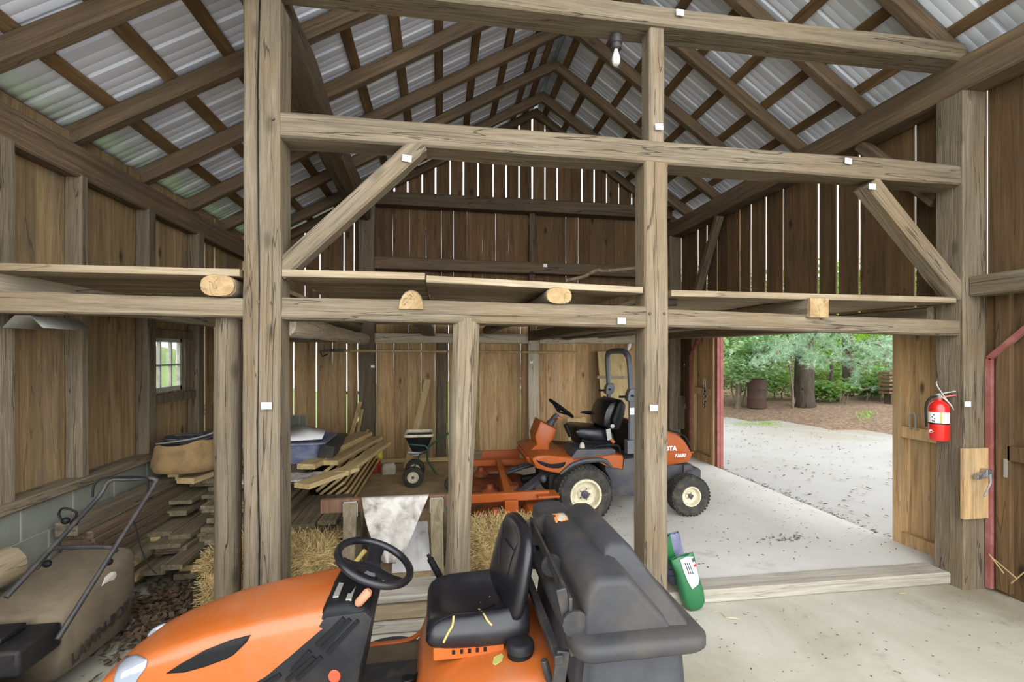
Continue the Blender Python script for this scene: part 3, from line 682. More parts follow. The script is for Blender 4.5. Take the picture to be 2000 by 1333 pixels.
def wheel(par, c, r, w, rr, name='wheel', rim='cream', tread=0, hubmat='dkgrey', side=-1, nt=26, deep=.5):
    """wheel with axle along Y; side = which Y side shows the rim face"""
    c = Vector(c); root = bpy.data.objects.new(name, None); COL.objects.link(root); root.location = c - wloc(par); root.parent = par
    g = MB(); h = w/2
    g.lathe([(rr, -h*.86), (rr+.35*(r-rr), -h), (r-.22*(r-rr), -h*.97), (r-.05*(r-rr), -h*.8), (r, -h*.6), (r, h*.6), (r-.05*(r-rr), h*.8), (r-.22*(r-rr), h*.97), (rr+.35*(r-rr), h), (rr, h*.86), (rr, -h*.86)], c, (0, 1, 0), 40, cap=False)
    if tread:
        for i in range(nt):
            for row in range(4):
                a = 2*math.pi*(i+(row % 2)*.5)/nt; y = (-.7+1.4*(row/3))*h
                M_ = Matrix.Translation(c) @ Matrix.Rotation(a, 4, 'Y') @ Matrix.Translation((0, y, r)) @ Matrix.Rotation((.5 if row in (0, 2) else -.5), 4, 'Z')
                g.box((-math.pi*r/nt*.55, -h*.2, -.006), (math.pi*r/nt*.55, h*.2, tread), M=M_)
    g.build('tyre', M['rubber'], root)
    g = MB(); s = side
    g.lathe([(rr*1.04, s*h*.9), (rr*1.02, s*h*.98), (rr*.9, s*h*.98), (rr*.86, s*h*.85), (rr*.8, s*h*(1-deep)), (rr*.45, s*h*(1-deep)), (rr*.42, s*h*(1-deep+.15)), (rr*.2, s*h*(1-deep+.15)), (0, s*h*(1-deep+.15))], c, (0, 1, 0), 28, cap=False)
    g.lathe([(rr*1.0, -s*h*.9), (rr*.8, -s*h*.5), (0, -s*h*.5)], c, (0, 1, 0), 24, cap=False)
    g.build('rim', M[rim], root)
    g = MB(); g.lathe([(rr*.24, s*h*(1-deep+.1)), (rr*.24, s*h*(1-deep+.4)), (rr*.18, s*h*(1-deep+.45)), (0, s*h*(1-deep+.45))], c, (0, 1, 0), 14)
    for i in range(5):
        a = 2*math.pi*i/5; g.lathe([(rr*.05, s*h*(1-deep+.1)), (rr*.05, s*h*(1-deep+.24)), (0, s*h*(1-deep+.24))], c+Vector((math.cos(a)*rr*.34, 0, math.sin(a)*rr*.34)), (0, 1, 0), 6)
    g.build('hub', M[hubmat], root)
    return root
# ---------------------------------------------------------------- lawn tractor with rear bagger
YC = 1.94
lt = thing('lawn_tractor', 'orange riding lawn tractor with black seat and grey rear grass bagger', 'lawn tractor', (-.1, YC, 0))
secs = [(-.405, .830, .800, .180, .195, .50, 1.25), (-.43, .832, .803, .182, .197, .50, 1.25), (-.62, .806, .780, .180, .196, .48, 1.0), (-.82, .768, .745, .172, .19, .46, .6), (-1.0, .712, .690, .160, .18, .44, .3),
        (-1.10, .664, .645, .150, .17, .42, .15), (-1.18, .606, .59, .136, .155, .40, .05), (-1.24, .53, .52, .12, .135, .38, 0), (-1.275, .44, .43, .10, .115, .36, 0)]
rings = []
for X, zc, zs, h1, h2, zb, k in secs:
    pts = [(-h2*.96, zb), (-h2, zb+(zs-zb)*.55), (-h2*.985, zb+(zs-zb)*.85), (-h1, zs), (-h1*.86, zs+(zc-zs)*.45), (-h1*.55, zs+(zc-zs)*.82), (0, zc), (h1*.55, zs+(zc-zs)*.82), (h1*.86, zs+(zc-zs)*.45), (h1, zs), (h2*.985, zb+(zs-zb)*.85), (h2, zb+(zs-zb)*.55), (h2*.96, zb)]
    rings.append([Vector((X-k*max(0, zs-.03-z), YC+y, z)) for y, z in pts])
g = MB(); g.loft(rings, cap0=True, cap1=True)
hood = g.build('hood', M['orange'], lt, ang=50); hb = bvh_of(hood)
patch('hood_vent', hb, [(325,1316),(352,1298),(400,1271),(450,1251),(489,1241),(481,1256),(456,1280),(441,1288),(400,1303),(360,1314)], M['blk'], lt, .003, .004)
patch('headlight', hb, [(222,1328),(232,1300),(248,1283),(268,1280),(288,1290),(284,1306),(268,1328),(262,1345),(225,1345)], M['lens'], lt, .003, .006)
g = MB(); g.ell((-1.14, YC+.142, .612), (.05, .012, .022), M=Matrix.Rotation(-28*D2R, 3, 'Y').to_4x4()); g.build('headlight', M['lens'], lt)
# black side panels and dash
poly = [(-.70, .56), (-.445, .765), (-.41, .795), (-.275, .802), (-.25, .775), (-.29, .60), (-.315, .44), (-.34, .36), (-.95, .36), (-.9, .45)]
g = MB(); g.prism(poly, YC-.192, YC+.192, inset=.014); body = g.build('side_panel', M['blk_plastic'], lt, ang=30); sb = bvh_of(body)
for (p0, p1) in (((672,1208),(618,1262)),((684,1210),(628,1268)),((700,1212),(640,1276)),((606,1272),(570,1312)),((614,1284),(560,1330)),((628,1284),(580,1328)),((548,1318),(512,1340))):
    a = onto(sb, *p0, .002); b = onto(sb, *p1, .002)
    if a and b:
        g = MB(); g.bar(a, b, .015, .008, up=(0, 1, 0)); g.build('vent_slot', M['blk'], lt)
patch('maker_badge', sb, [(645+12*math.cos(2*math.pi*i/14)+8, 1322+13*math.sin(2*math.pi*i/14)) for i in range(14)], M['decal_red'], lt, .002, .002, 1)
g = MB(); g.loft([[Vector((x+.5*max(0, .83-z)*(0 if x > -.3 else -.0), YC+y, z+dz)) for x, z in ((-.432, .78), (-.428, .818), (-.41, .834), (-.34, .836), (-.28, .815), (-.262, .80), (-.262, .77))] for y, dz in ((-.186, -.03), (-.180, -.014), (-.165, -.004), (-.12, .002), (0, .010), (.12, .002), (.165, -.004), (.18, -.014), (.186, -.03))])
dash = g.build('dashboard', M['blk'], lt, ang=50)
g = MB(); g.box((-.40, YC-.14, .836), (-.38, YC+.02, .842)); g.box((-.35, YC-.16, .826), (-.33, YC+.0, .838)); g.build('dash_slot', M['galv'], lt)
a, b = at(697, 1182, Y=YC-.17), at(722, 1154, Y=YC-.17)
g = MB(); g.tube([a, a+(b-a)*.15, a+(b-a)*.85, b], [.010, .0165, .0175, .011], 12); g.build('choke_knob', M['orange_handle'], lt)
# steering wheel
sw = Vector((-.268, YC+.005, .897)); nrm = Vector((.40, -.06, .915)).normalized()
root = bpy.data.objects.new('steering_wheel', None); COL.objects.link(root); root.location = sw-wloc(lt); root.parent = lt
fx = Vector((0, 1, 0)); fx = (fx-nrm*fx.dot(nrm)).normalized(); fy = nrm.cross(fx)
g = MB(); rw = .152; n = 44
rings = []
for i in range(n+1):
    a = 2*math.pi*i/n; d = fx*math.cos(a)+fy*math.sin(a); c = sw+d*rw
    rings.append([c+d*(.0155*math.cos(t))+nrm*(.0155*math.sin(t)) for t in [2*math.pi*j/10 for j in range(10)]])
g.loft(rings, False, False); g.build('rim', M['vinyl'], root)
g = MB(); g.lathe([(.0, .0), (.04, -.002), (.048, -.012), (.044, -.03), (.03, -.04)], sw-nrm*.022, nrm, 20); g.build('hub', M['vinyl'], root)
for ang, w0, w1 in ((5, .062, .075), (118, .05, .06), (242, .05, .06)):
    d = fx*math.cos(ang*D2R)+fy*math.sin(ang*D2R); s = nrm.cross(d)
    g = MB(); g.loft([[c+s*(w/2)+nrm*.005, c+s*(w*.3)+nrm*.010, c-s*(w*.3)+nrm*.010, c-s*(w/2)+nrm*.005, c-s*(w/2)-nrm*.006, c+s*(w/2)-nrm*.006] for c, w in ((sw-nrm*.028+d*.025, w0), (sw-nrm*.022+d*.08, w0*.92), (sw-nrm*.004+d*rw, w1))])
    g.build('spoke', M['vinyl'], root)
g = MB(); g.lathe([(.032, -.035), (.036, -.06), (.030, -.10), (.030, -.14)], sw, nrm, 16); g.build('steering_column', M['blk'], lt)
g = MB(); g.lathe([(.033, -.128), (.033, -.14), (.030, -.145)], sw, nrm, 16); g.build('column_collar', M['white'], lt)
# seat
YS = 1.965
def seat_ring(x, hw, z0, z1, dip, bol, xs=0):
    pts = []
    for q in (-1, -.97, -.9, -.78, -.62, -.4, 0, .4, .62, .78, .9, .97, 1):
        t = abs(q); z = z1 + bol*math.exp(-((t-.78)/.16)**2) - dip*(1-min(1, t/.7)**2) - (.03 if t > .96 else .012 if t > .88 else 0)*1.0 - (.02 if t == 1 else 0)
        pts.append(Vector((x, YS+q*hw, z)))
    for q in (1, .93, .8, 0, -.8, -.93, -1):
        pts.append(Vector((x, YS+q*hw*.97, z0+(.012 if abs(q) == 1 else 0))))
    return pts
g = MB()
g.loft([seat_ring(-.062, .15, .655, .675, 0, 0), seat_ring(-.058, .19, .635, .695, .004, .004), seat_ring(-.035, .212, .625, .718, .01, .01), seat_ring(.05, .22, .622, .722, .03, .022), seat_ring(.16, .222, .62, .716, .036, .03), seat_ring(.26, .222, .62, .715, .036, .04), seat_ring(.33, .215, .63, .73, .01, .04), seat_ring(.355, .19, .65, .72, 0, .03)])
cush = g.build('seat_cushion', M['vinyl'], lt, ang=80, sub=1); cb_ = bvh_of(cush)
g = MB(); rings = []
for t, hw, th in ((0, .215, .085), (.12, .222, .09), (.35, .222, .09), (.55, .216, .085), (.72, .202, .075), (.85, .178, .065), (.93, .14, .055), (.98, .09, .04), (1.0, .04, .02)):
    x = .262+.075*t; z = .695+.345*t; ring = []
    for j in range(20):
        a = 2*math.pi*j/20; cy_, sn = math.cos(a), math.sin(a)
        y = hw*math.copysign(abs(cy_)**.7, cy_); xx = th/2*math.copysign(abs(sn)**.8, sn)
        if xx < 0: xx += .03*(1-min(1, abs(y)/(hw*.72))**2)*(1 if t < .9 else 0)
        ring.append(Vector((x+xx-.12*(y+.0)*.9-.0, YS+y, z)))
    rings.append(ring)
g.loft(rings); bk = g.build('backrest', M['vinyl'], lt, ang=80, sub=1); bb_ = bvh_of(bk)
def strip(name, bv, pts, mat, wd, par, off=.003):
    P = [onto(bv, a, b, off) for a, b in pts]
    P = [p for p in P if p is not None]
    if len(P) > 1: g = MB(); g.tube(P, wd, 6, smooth=3, flat=.6); return g.build(name, mat, par)
strip('seat_tear', cb_, [(886,1204),(884,1222),(876,1236),(866,1256)], M['foam'], .0042, lt)
strip('seat_tear', cb_, [(935,1190),(945,1200),(952,1212),(961,1222)], M['foam'], .0042, lt)
strip('seat_tear', cb_, [(922,1194),(932,1184),(945,1172),(968,1162)], M['foam'], .0026, lt)
strip('seat_piping', cb_, [(835,1240),(855,1214),(890,1200),(930,1196),(970,1180),(985,1170)], M['blk'], .0025, lt)
strip('backrest_seam', bb_, [(986,1052),(1003,1075),(1012,1060),(1000,1090),(990,1130)], M['blk'], .0025, lt)
strip('backrest_seam', bb_, [(983,1018),(980,1040),(975,1075),(975,1105)], M['blk'], .0025, lt)
g = MB(); g.box((-.03, YS-.2, .585), (.24, YS-.19, .632)); g.box((-.03, YS+.15, .585), (.24, YS+.16, .632)); g.box((-.03, YS-.19, .585), (-.02, YS+.15, .63))
br = g.build('seat_bracket', M['orange_b'], lt, bevel=.003)
for i in range(5):
    g = MB(); x = .04+i*.03; g.box((x, YS-.202, .604), (x+.012, YS-.198, .62)); g.build('bracket_slot', M['blk'], lt)
# rear body, fuel cap, floor
g = MB(); rings = []
for X, zt, hw in ((-.10, .44, .33), (-.07, .50, .35), (-.01, .555, .365), (.08, .585, .375), (.22, .60, .38), (.34, .615, .375), (.40, .61, .365), (.44, .58, .35), (.46, .52, .33), (.465, .42, .32)):
    ring = [Vector((X, YC-.01-hw, .33)), Vector((X, YC-.01-hw, zt-.09)), Vector((X, YC-.01-hw+.018, zt-.035)), Vector((X, YC-.01-hw+.07, zt-.004)), Vector((X, YC-.01-hw*.5, zt)), Vector((X, YC, zt)), Vector((X, YC-.01+hw*.5, zt)), Vector((X, YC-.01+hw-.07, zt-.004)), Vector((X, YC-.01+hw-.018, zt-.035)), Vector((X, YC-.01+hw, zt-.09)), Vector((X, YC-.01+hw, .33))]
    rings.append(ring)
g.loft(rings); fend = g.build('rear_fender', M['orange'], lt, ang=50); fb = bvh_of(fend)
fc = onto(fb, 1016, 1276, 0) or Vector((.3, 1.7, .6))
g = MB(); g.lathe([(.050, -.01), (.050, .012), (.046, .014)], fc, (0, 0, 1), 24); g.build('fuel_neck', M['blk'], lt)
g = MB(); prof = []
n = 48; rings = []
for h, r in ((.012, .048), (.016, .052), (.040, .051), (.046, .047), (.050, .038), (.052, .0)):
    rings.append([fc+Vector(((r+(.0015 if (j % 2 and .012 < h < .046) else 0))*math.cos(2*math.pi*j/n), (r+(.0015 if (j % 2 and .012 < h < .046) else 0))*math.sin(2*math.pi*j/n), h)) for j in range(n)])
g.loft(rings); g.build('fuel_cap', M['blk_plastic'], lt)
patch('warning_decal', fb, [(964,1284),(980,1276),(984,1281),(980,1292),(968,1300),(962,1297)], M['decal_yel'], lt, .002, .001, 2)
g = MB(); g.prism([(-.47, .335), (-.47, .35), (-.30, .36), (-.12, .365), (-.06, .42), (-.06, .40), (-.1, .345)], 1.62, 2.26); g.build('footplate', M['bagcloth'], lt)
g = MB(); g.tube([(-.47, 2.265, .355), (-.30, 2.265, .362), (-.16, 2.26, .372), (-.09, 2.25, .42), (-.06, 2.24, .5)], .011, 8, smooth=4); g.build('footplate_lip', M['orange_b'], lt)
g = MB(); g.tube([(-.13, 1.86, .40), (-.13, 1.86, .47)], .024, 14); g.bar((-.13, 1.86, .44), (-.06, 1.95, .44), .02, .02)
g.build('pedal', M['blk'], lt, bevel=.003)
g = MB(); a, b = at(866, 1140, Y=2.24), at(840, 1092, Y=2.24); g.tube([a, a+(b-a)*.5, b], [.014, .016, .0155], 10, smooth=3); g.tube([b, b+(b-a)*.16], .008, 8); g.build('lift_lever', M['blk'], lt)
g = MB(); g.lathe([(.0, .27), (.20, .265), (.225, .24), (.235, .18), (.235, .13)], (-.25, 2.28, 0), (0, 0, 1), 28); g.lathe([(.0, .27), (.20, .265), (.225, .24), (.235, .18), (.235, .13)], (-.25, 1.75, 0), (0, 0, 1), 28)
g.build('mower_deck', M['blk_dusty'], lt)
for y in (1.64, 2.26): wheel(lt, (.22, y, .25), .25, .2, .11, 'rear_wheel', side=-1 if y < 2 else 1)
for y in (1.69, 2.19): wheel(lt, (-.93, y, .185), .185, .14, .09, 'front_wheel', side=-1 if y < 2 else 1)
g = MB(); g.box((-1.15, 1.8, .25), (.45, 2.08, .40)); g.build('chassis', M['blk_metal'], lt, bevel=.01)
# bagger
def rrect(x0, x1, y0, y1, r, z, n=5):
    pts = []
    for cx, cy, a0 in ((x1-r, y1-r, 0), (x0+r, y1-r, 90), (x0+r, y0+r, 180), (x1-r, y0+r, 270)):
        for i in range(n+1): a = (a0+90*i/n)*D2R; pts.append(Vector((cx+r*math.cos(a), cy+r*math.sin(a), z)))
    return pts
g = MB()
g.loft([rrect(.435, .885, 1.43, 2.27, .06, .745), rrect(.425, .9, 1.415, 2.285, .07, .76), rrect(.425, .9, 1.415, 2.285, .07, .79), rrect(.44, .885, 1.43, 2.27, .06, .805), rrect(.47, .86, 1.47, 2.23, .04, .808)], True, True)
rimo = g.build('bagger_rim', M['blk_dusty'], lt, ang=50)
def blk(poly_lo, rows):
    return None
g = MB(); rings = []
for y, k, dz in ((1.485, .0, 0), (1.49, .02, 0), (1.515, .035, 0), (2.10, .035, 0), (2.17, .03, -.01), (2.20, .0, -.05)):
    e = .035-k
    P = [(.47+e*.5, .79), (.482+e*.4, .94-e), (.50+e*.3, .975-e+dz), (.525, .99-e*.8+dz), (.62, .988-e*.8+dz), (.648-e*.3, .975-e+dz), (.675-e*.4, .945-e), (.805-e*.6, .79)]
    rings.append([Vector((a, y, b)) for a, b in P])
g.loft(rings); lid = g.build('bagger_hood', M['blk_dusty'], lt, ang=48)
g = MB(); rings = []
for t, e in ((0, .05), (.02, .02), (.06, 0), (.9, 0), (.97, .02), (1, .05)):
    P = [(.575, .79, 1.50), (.59, .96, 1.62), (.615, 1.015-e, 1.655), (.64, 1.03-e, 1.665), (.69, 1.028-e, 1.66), (.715, 1.012-e, 1.64), (.745, .965-e*.5, 1.60), (.865-e*.3, .795, 1.475)]
    rings.append([Vector((a, y0+(2.24-(y0-1.5)*.3-y0)*t, b)) for a, b, y0 in P])
g.loft(rings); lid2 = g.build('bagger_hood_crest', M['blk_dusty'], lt, ang=48); lb = bvh_of(lid)
sk = patch('warning_label', lb, [(1078,1004),(1104,999),(1110,1016),(1086,1022)], M['decal_org'], lt, .003, .001, 2)
patch('warning_label_print', lb, [(1086,1004),(1103,1001),(1107,1014),(1091,1018)], M['jug'], lt, .0045, .001, 2)
g = MB(); g.loft([[Vector((x, y, z)) for x, z in ((.47, .90), (.48, .95), (.51, .965), (.61, .965), (.64, .95), (.64, .88))] for y in (2.19, 2.30, 2.38)]); g.build('chute_cover', M['blk_dusty'], lt, ang=45)
g = MB(); g.tube([(.50, 2.16, .92), (.43, 2.22, .86), (.36, 2.28, .62), (.26, 2.30, .38), (.12, 2.28, .2)], .055, 14, smooth=4); g.build('grass_chute', M['blk_dusty'], lt)
g = MB(); rings = []
for z, e in ((.75, 0), (.6, -.015), (.45, .0), (.3, .02), (.2, .05)):
    ring = rrect(.475+e, .83-e*.5, 1.47+e, 2.22-e, .05, z, 6)
    for i, p in enumerate(ring):
        p += Vector((mnoise.noise(Vector((i*.9, z*3, 1))), mnoise.noise(Vector((i*.9, z*3, 5))), 0))*.018*(0 if z > .74 else 1)
    rings.append(ring)
g.loft(rings); g.build('grass_bag', M['blkcloth'], lt, ang=80)
g = MB()
for y in (1.52, 2.16):
    g.bar((.40, y, .95), (.45, y, .72), .035, .012, up=(0,1,0)); g.bar((.41, y, .74), (.37, y, .50), .045, .014, up=(0,1,0)); g.bar((.37, y, .52), (.44, y, .30), .04, .014, up=(0,1,0))
g.bar((.39, 1.5, .72), (.39, 2.2, .72), .03, .03); g.bar((.43, 1.5, .90), (.43, 2.2, .93), .012, .05); g.tube([(.36, 1.6, .66), (.40, 1.6, .5), (.44, 1.6, .34)], .014, 8)
g.build('bagger_frame', M['blk_metal'], lt, bevel=.003)
for y in (1.5, 1.83, 2.14):
    g = MB(); g.lathe([(.045, -.006), (.045, .006), (0, .006)], (.445, y, .885 if y > 1.6 else .84), (0, 1, 0), 14); g.build('hinge_bracket', M['blk_metal'], lt)
# ---------------------------------------------------------------- push mower
pm = thing('push_mower', 'dusty push mower with folded grass bag beside the block wall', 'push mower', (-2.08, 2.5, 0))
g = MB(); rings = []
for y, z0, z1, x0, x1 in ((2.60, .13, .44, -2.28, -1.87), (2.61, .11, .455, -2.30, -1.855), (2.8, .09, .50, -2.30, -1.85), (3.0, .08, .535, -2.30, -1.85), (3.13, .08, .56, -2.29, -1.86), (3.17, .10, .555, -2.27, -1.88), (3.18, .14, .53, -2.24, -1.9)):
    q = [(x0, z0+.03), (x0, z1-.04), (x0+.02, z1-.012), (x0+.06, z1), ((x0+x1)/2, z1+.006-(.012 if y < 3.1 else 0)), (x1-.06, z1), (x1-.02, z1-.012), (x1, z1-.04), (x1+.005, (z0+z1)/2), (x1-.02, z0+.03), (x1-.06, z0), (x0+.06, z0)]
    rings.append([Vector((a, y, b)) for a, b in q])
g.loft(rings); gb = g.build('grass_bag', M['bagcloth'], pm, ang=60)
text('bag_lettering', 'LAWN-BOY', .085, M['blk_metal'], frameM((-1.846, 2.86, .22), (0, 1, .12), (0, 0, 1)), pm, .001, bold=.002)
gbb = bvh_of(gb)
patch('torn_paper', gbb, [(205,1128),(216,1118),(227,1117),(229,1125),(222,1134),(214,1136),(203,1142),(198,1146)], M['jug'], pm, .006, .002, 2)
rb, rt_, ltp, lbt = at(112, 1250, Y=2.5), at(300, 950, Y=3.1), at(192, 972, Y=3.06), at(12, 1168, Y=2.58)
g = MB(); g.tube([rb, rb.lerp(rt_, .5), rt_, at(303, 938, Y=3.12), at(290, 935, Y=3.12), at(250, 937, Y=3.12), at(214, 940, Y=3.10), ltp, ltp.lerp(lbt, .5), lbt], .0125, 10, smooth=5); g.build('handle', M['blk_metal'], pm)
g = MB(); g.tube([at(181, 972, Y=3.05), at(184, 948, Y=3.06), at(200, 935, Y=3.08), at(240, 932, Y=3.1), at(280, 933, Y=3.1), at(288, 940, Y=3.1), at(289, 975, Y=3.05)], .006, 8, smooth=4); g.build('bail_bar', M['blk'], pm)
g = MB(); g.tube([at(70, 1112, Y=2.8), at(95, 1080, Y=2.86), at(112, 1071, Y=2.88), at(165, 1069, Y=2.88), at(215, 1070, Y=2.88), at(228, 1078, Y=2.87)], .012, 8, smooth=4); g.build('handle_crossbar', M['blk_metal'], pm)
g = MB(); g.tube([at(120, 1016, Y=2.98), at(115, 1004, Y=2.98), at(124, 993, Y=2.98), at(146, 999, Y=3.0), at(149, 1008, Y=3.0), at(140, 1020, Y=2.98)], .006, 8, smooth=4); g.build('starter_grip', M['blk'], pm)
g = MB()
for px, py, y in ((128, 1018, 2.96), (145, 1022, 2.96), (92, 1102, 2.8), (212, 1098, 2.84)): g.ell(at(px, py, Y=y), (.022, .018, .02), 10, 6)
g.build('handle_knob', M['blk'], pm)
g = MB(); g.box((-2.30, 2.36, .30), (-1.86, 2.6, .42)); g.build('rear_flap', M['blk_plastic'], pm, bevel=.015)
g = MB(); g.box((-2.2, 2.42, .42), (-1.98, 2.56, .45)); g.build('flap_handle', M['blk_plastic'], pm, bevel=.008)
g = MB(); g.loft([rrect(-2.34, -1.82, 1.85, 2.45, .15, .10), rrect(-2.34, -1.82, 1.85, 2.45, .15, .22), rrect(-2.28, -1.88, 1.92, 2.4, .12, .27)]); g.build('mower_deck', M['blk_metal'], pm)
g = MB(); g.lathe([(.13, .26), (.14, .30), (.14, .40), (.10, .45), (0, .46)], (-2.08, 2.1, 0), (0, 0, 1), 20); g.build('engine', M['blk_plastic'], pm)
for x, y in ((-2.36, 1.92), (-1.8, 1.92), (-2.36, 2.4), (-1.8, 2.4)):
    g = MB(); g.lathe([(0, -.022), (.06, -.022), (.095, -.02), (.1, -.01), (.1, .01), (.095, .02), (.06, .022), (0, .022)], (x, y, .1), (1, 0, 0), 20); g.build('wheel', M['rubber'], pm)
g = MB(); g.tube([at(262, 1020, Y=3.0), at(268, 1040, Y=2.98), at(275, 1070, Y=2.95), at(290, 1105, Y=2.95), at(306, 1122, Y=2.95)], .004, 6, smooth=4); g.build('control_cable', M['blk'], pm)
# ---------------------------------------------------------------- big front-deck mower
def K(x, y, Y=4.45):          # from the enlarged view of the mower (3.7037x, offset 880,660)
    return at(880+x/3.7037, 660+y/3.7037, Y=Y)
def KP(pts, Y=4.45): return [(K(a, b, Y).x, K(a, b, Y).z) for a, b in pts]
bm_ = thing('front_mower', 'big orange front-deck mower with black seat and folding roll bar', 'riding mower', (1.9, 4.9, .08))
# body shell
g = MB(); g.prism(KP([(585,880),(600,912),(615,945),(700,972),(790,990),(830,962),(880,928),(960,905),(1080,895),(1160,935),(1252,950),(1258,880),(1250,852),(1200,846),(890,880),(870,862),(700,850),(620,856)]), 4.45, 5.35, inset=.03); g.prism(KP([(530,850),(545,890),(600,915),(640,925),(700,900),(700,835),(600,838)], 4.7), 4.62, 5.18, inset=.03)
sh = g.build('body', M['orange_b'], bm_, ang=35); shb = bvh_of(sh)
patch('body_vent', shb, [(880+x/3.7037, 660+y/3.7037) for x, y in ((615,885),(660,900),(720,915),(780,912),(835,900),(820,930),(790,944),(740,946),(690,935),(645,912))], M['blk'], bm_, .004, .004, 2)
g = MB(); P = [K(a, b, 4.44) for a, b in ((795,988),(835,955),(885,920),(960,895),(1060,885),(1120,895),(1165,935))]
g.tube(P, [.016,.02,.024,.026,.026,.022,.014], 8, smooth=3); g.build('fender_trim', M['dkgrey'], bm_)
g = MB(); g.prism(KP([(690,838),(800,790),(905,800),(905,850),(690,852)], 4.9), 4.7, 5.3, inset=.015); g.build('floor_step', M['orange_dirty'], bm_, ang=35)
g = MB(); g.prism(KP([(868,884),(922,812),(1180,808),(1200,815),(1200,852),(900,880)]), 4.47, 4.85, inset=.015); g.build('side_console', M['dkgrey'], bm_, ang=35)
g = MB(); g.tube([K(1033,828,4.5), K(1036,800,4.5), K(1060,786,4.5), K(1180,777,4.5), K(1214,786,4.5), K(1224,808,4.5), K(1224,838,4.5)], .013, 8, smooth=4); g.build('grab_rail', M['blk'], bm_)
# steering cowl
g = MB(); rings = []
cow = [(630,585),(740,642),(735,690),(695,750),(685,830),(530,850),(550,800),(598,752),(588,690)]
g.prism(KP(cow, 4.9), 4.74, 5.06, inset=.035); g.build('steering_cowl', M['orange_b'], bm_, ang=35)
g = MB(); g.tube([K(715,630,4.9), K(745,590,4.9), K(775,555,4.9)], [.045,.036,.028], 12, smooth=3); g.build('steering_column', M['dkgrey'], bm_)
a, b = K(720,450,4.9), K(878,570,4.9); c = (a+b)/2; ax = (b-a).normalized(); nr = ax.cross(Vector((0,1,0))).normalized()
if nr.z < 0: nr = -nr
rs = (b-a).length/2
sr = bpy.data.objects.new('steering_wheel', None); COL.objects.link(sr); sr.location = c-wloc(bm_); sr.parent = bm_
g = MB(); rings = []
for i in range(37):
    t = 2*math.pi*i/36; d = ax*math.cos(t)+Vector((0,1,0))*math.sin(t); rings.append([c+d*rs+d*(.014*math.cos(q))+nr*(.014*math.sin(q)) for q in [2*math.pi*j/8 for j in range(8)]])
g.loft(rings, False, False); g.build('rim', M['blk'], sr)
for t in (80, 200, 320):
    d = ax*math.cos(t*D2R)+Vector((0,1,0))*math.sin(t*D2R); g = MB(); g.bar(c-nr*.05, c+d*rs, .03, .014, up=nr); g.build('spoke', M['blk'], sr)
g = MB(); g.tube([K(748,590,4.86), K(780,578,4.7), K(802,584,4.7)], [.008,.01,.018], 8); g.build('turn_signal_lever', M['orange_b'], bm_)
g = MB(); g.tube([K(868,715,4.7), K(850,670,4.7), K(832,628,4.7)], [.02,.026,.022], 10); g.build('control_lever', M['blk'], bm_)
# seat
g = MB(); g.prism(KP([(858,655),(872,636),(905,628),(1080,640),(1125,668),(1130,708),(1080,722),(960,722),(905,705),(868,690)], 4.9), 4.66, 5.14, inset=.035); g.build('seat_cushion', M['vinyl'], bm_, ang=40)
g = MB(); g.prism(KP([(908,708),(1120,712),(1140,770),(1000,800),(905,760)], 4.9), 4.7, 5.1, inset=.01); g.build('seat_base', M['blk'], bm_, ang=40)
bp = [(1052,622),(1052,560),(1068,500),(1100,452),(1150,434),(1195,440),(1218,470),(1212,540),(1190,600),(1165,650),(1100,655)]
g = MB(); g.prism(KP(bp, 4.9), 4.66, 5.14, inset=.06); g.build('backrest', M['vinyl'], bm_, ang=40)
g = MB(); g.prism(KP([(1160,595),(1205,470),(1225,452),(1236,475),(1222,545),(1190,615),(1170,635)], 4.62), 4.58, 4.66, inset=.015); g.build('armrest', M['blk'], bm_, ang=40)
g = MB(); g.prism(KP([(942,545),(960,534),(1058,530),(1062,556),(1000,556)], 5.2), 5.17, 5.25, inset=.012); g.build('armrest', M['blk'], bm_, ang=40)
g = MB(); c0 = K(1170,640,4.58); g.lathe([(.022,-.01),(.022,.01),(.012,.012),(0,.012)], c0, (0,-1,0), 16); g.build('recline_knob', M['galv'], bm_)
g = MB(); g.bar(K(1140,660,4.6), K(1150,740,4.6), .05, .008, up=(0,1,0)); g.build('belt_buckle', M['galv'], bm_)
g = MB(); g.bar(K(1160,735,4.6), K(1180,760,4.6), .03, .03, up=(0,1,0)); g.build('belt_latch', M['orange_b'], bm_)
g = MB(); g.ell(K(952,790,4.55), (.03,.03,.05), 10, 6); g.build('wrapped_bottle', M['jug'], bm_)
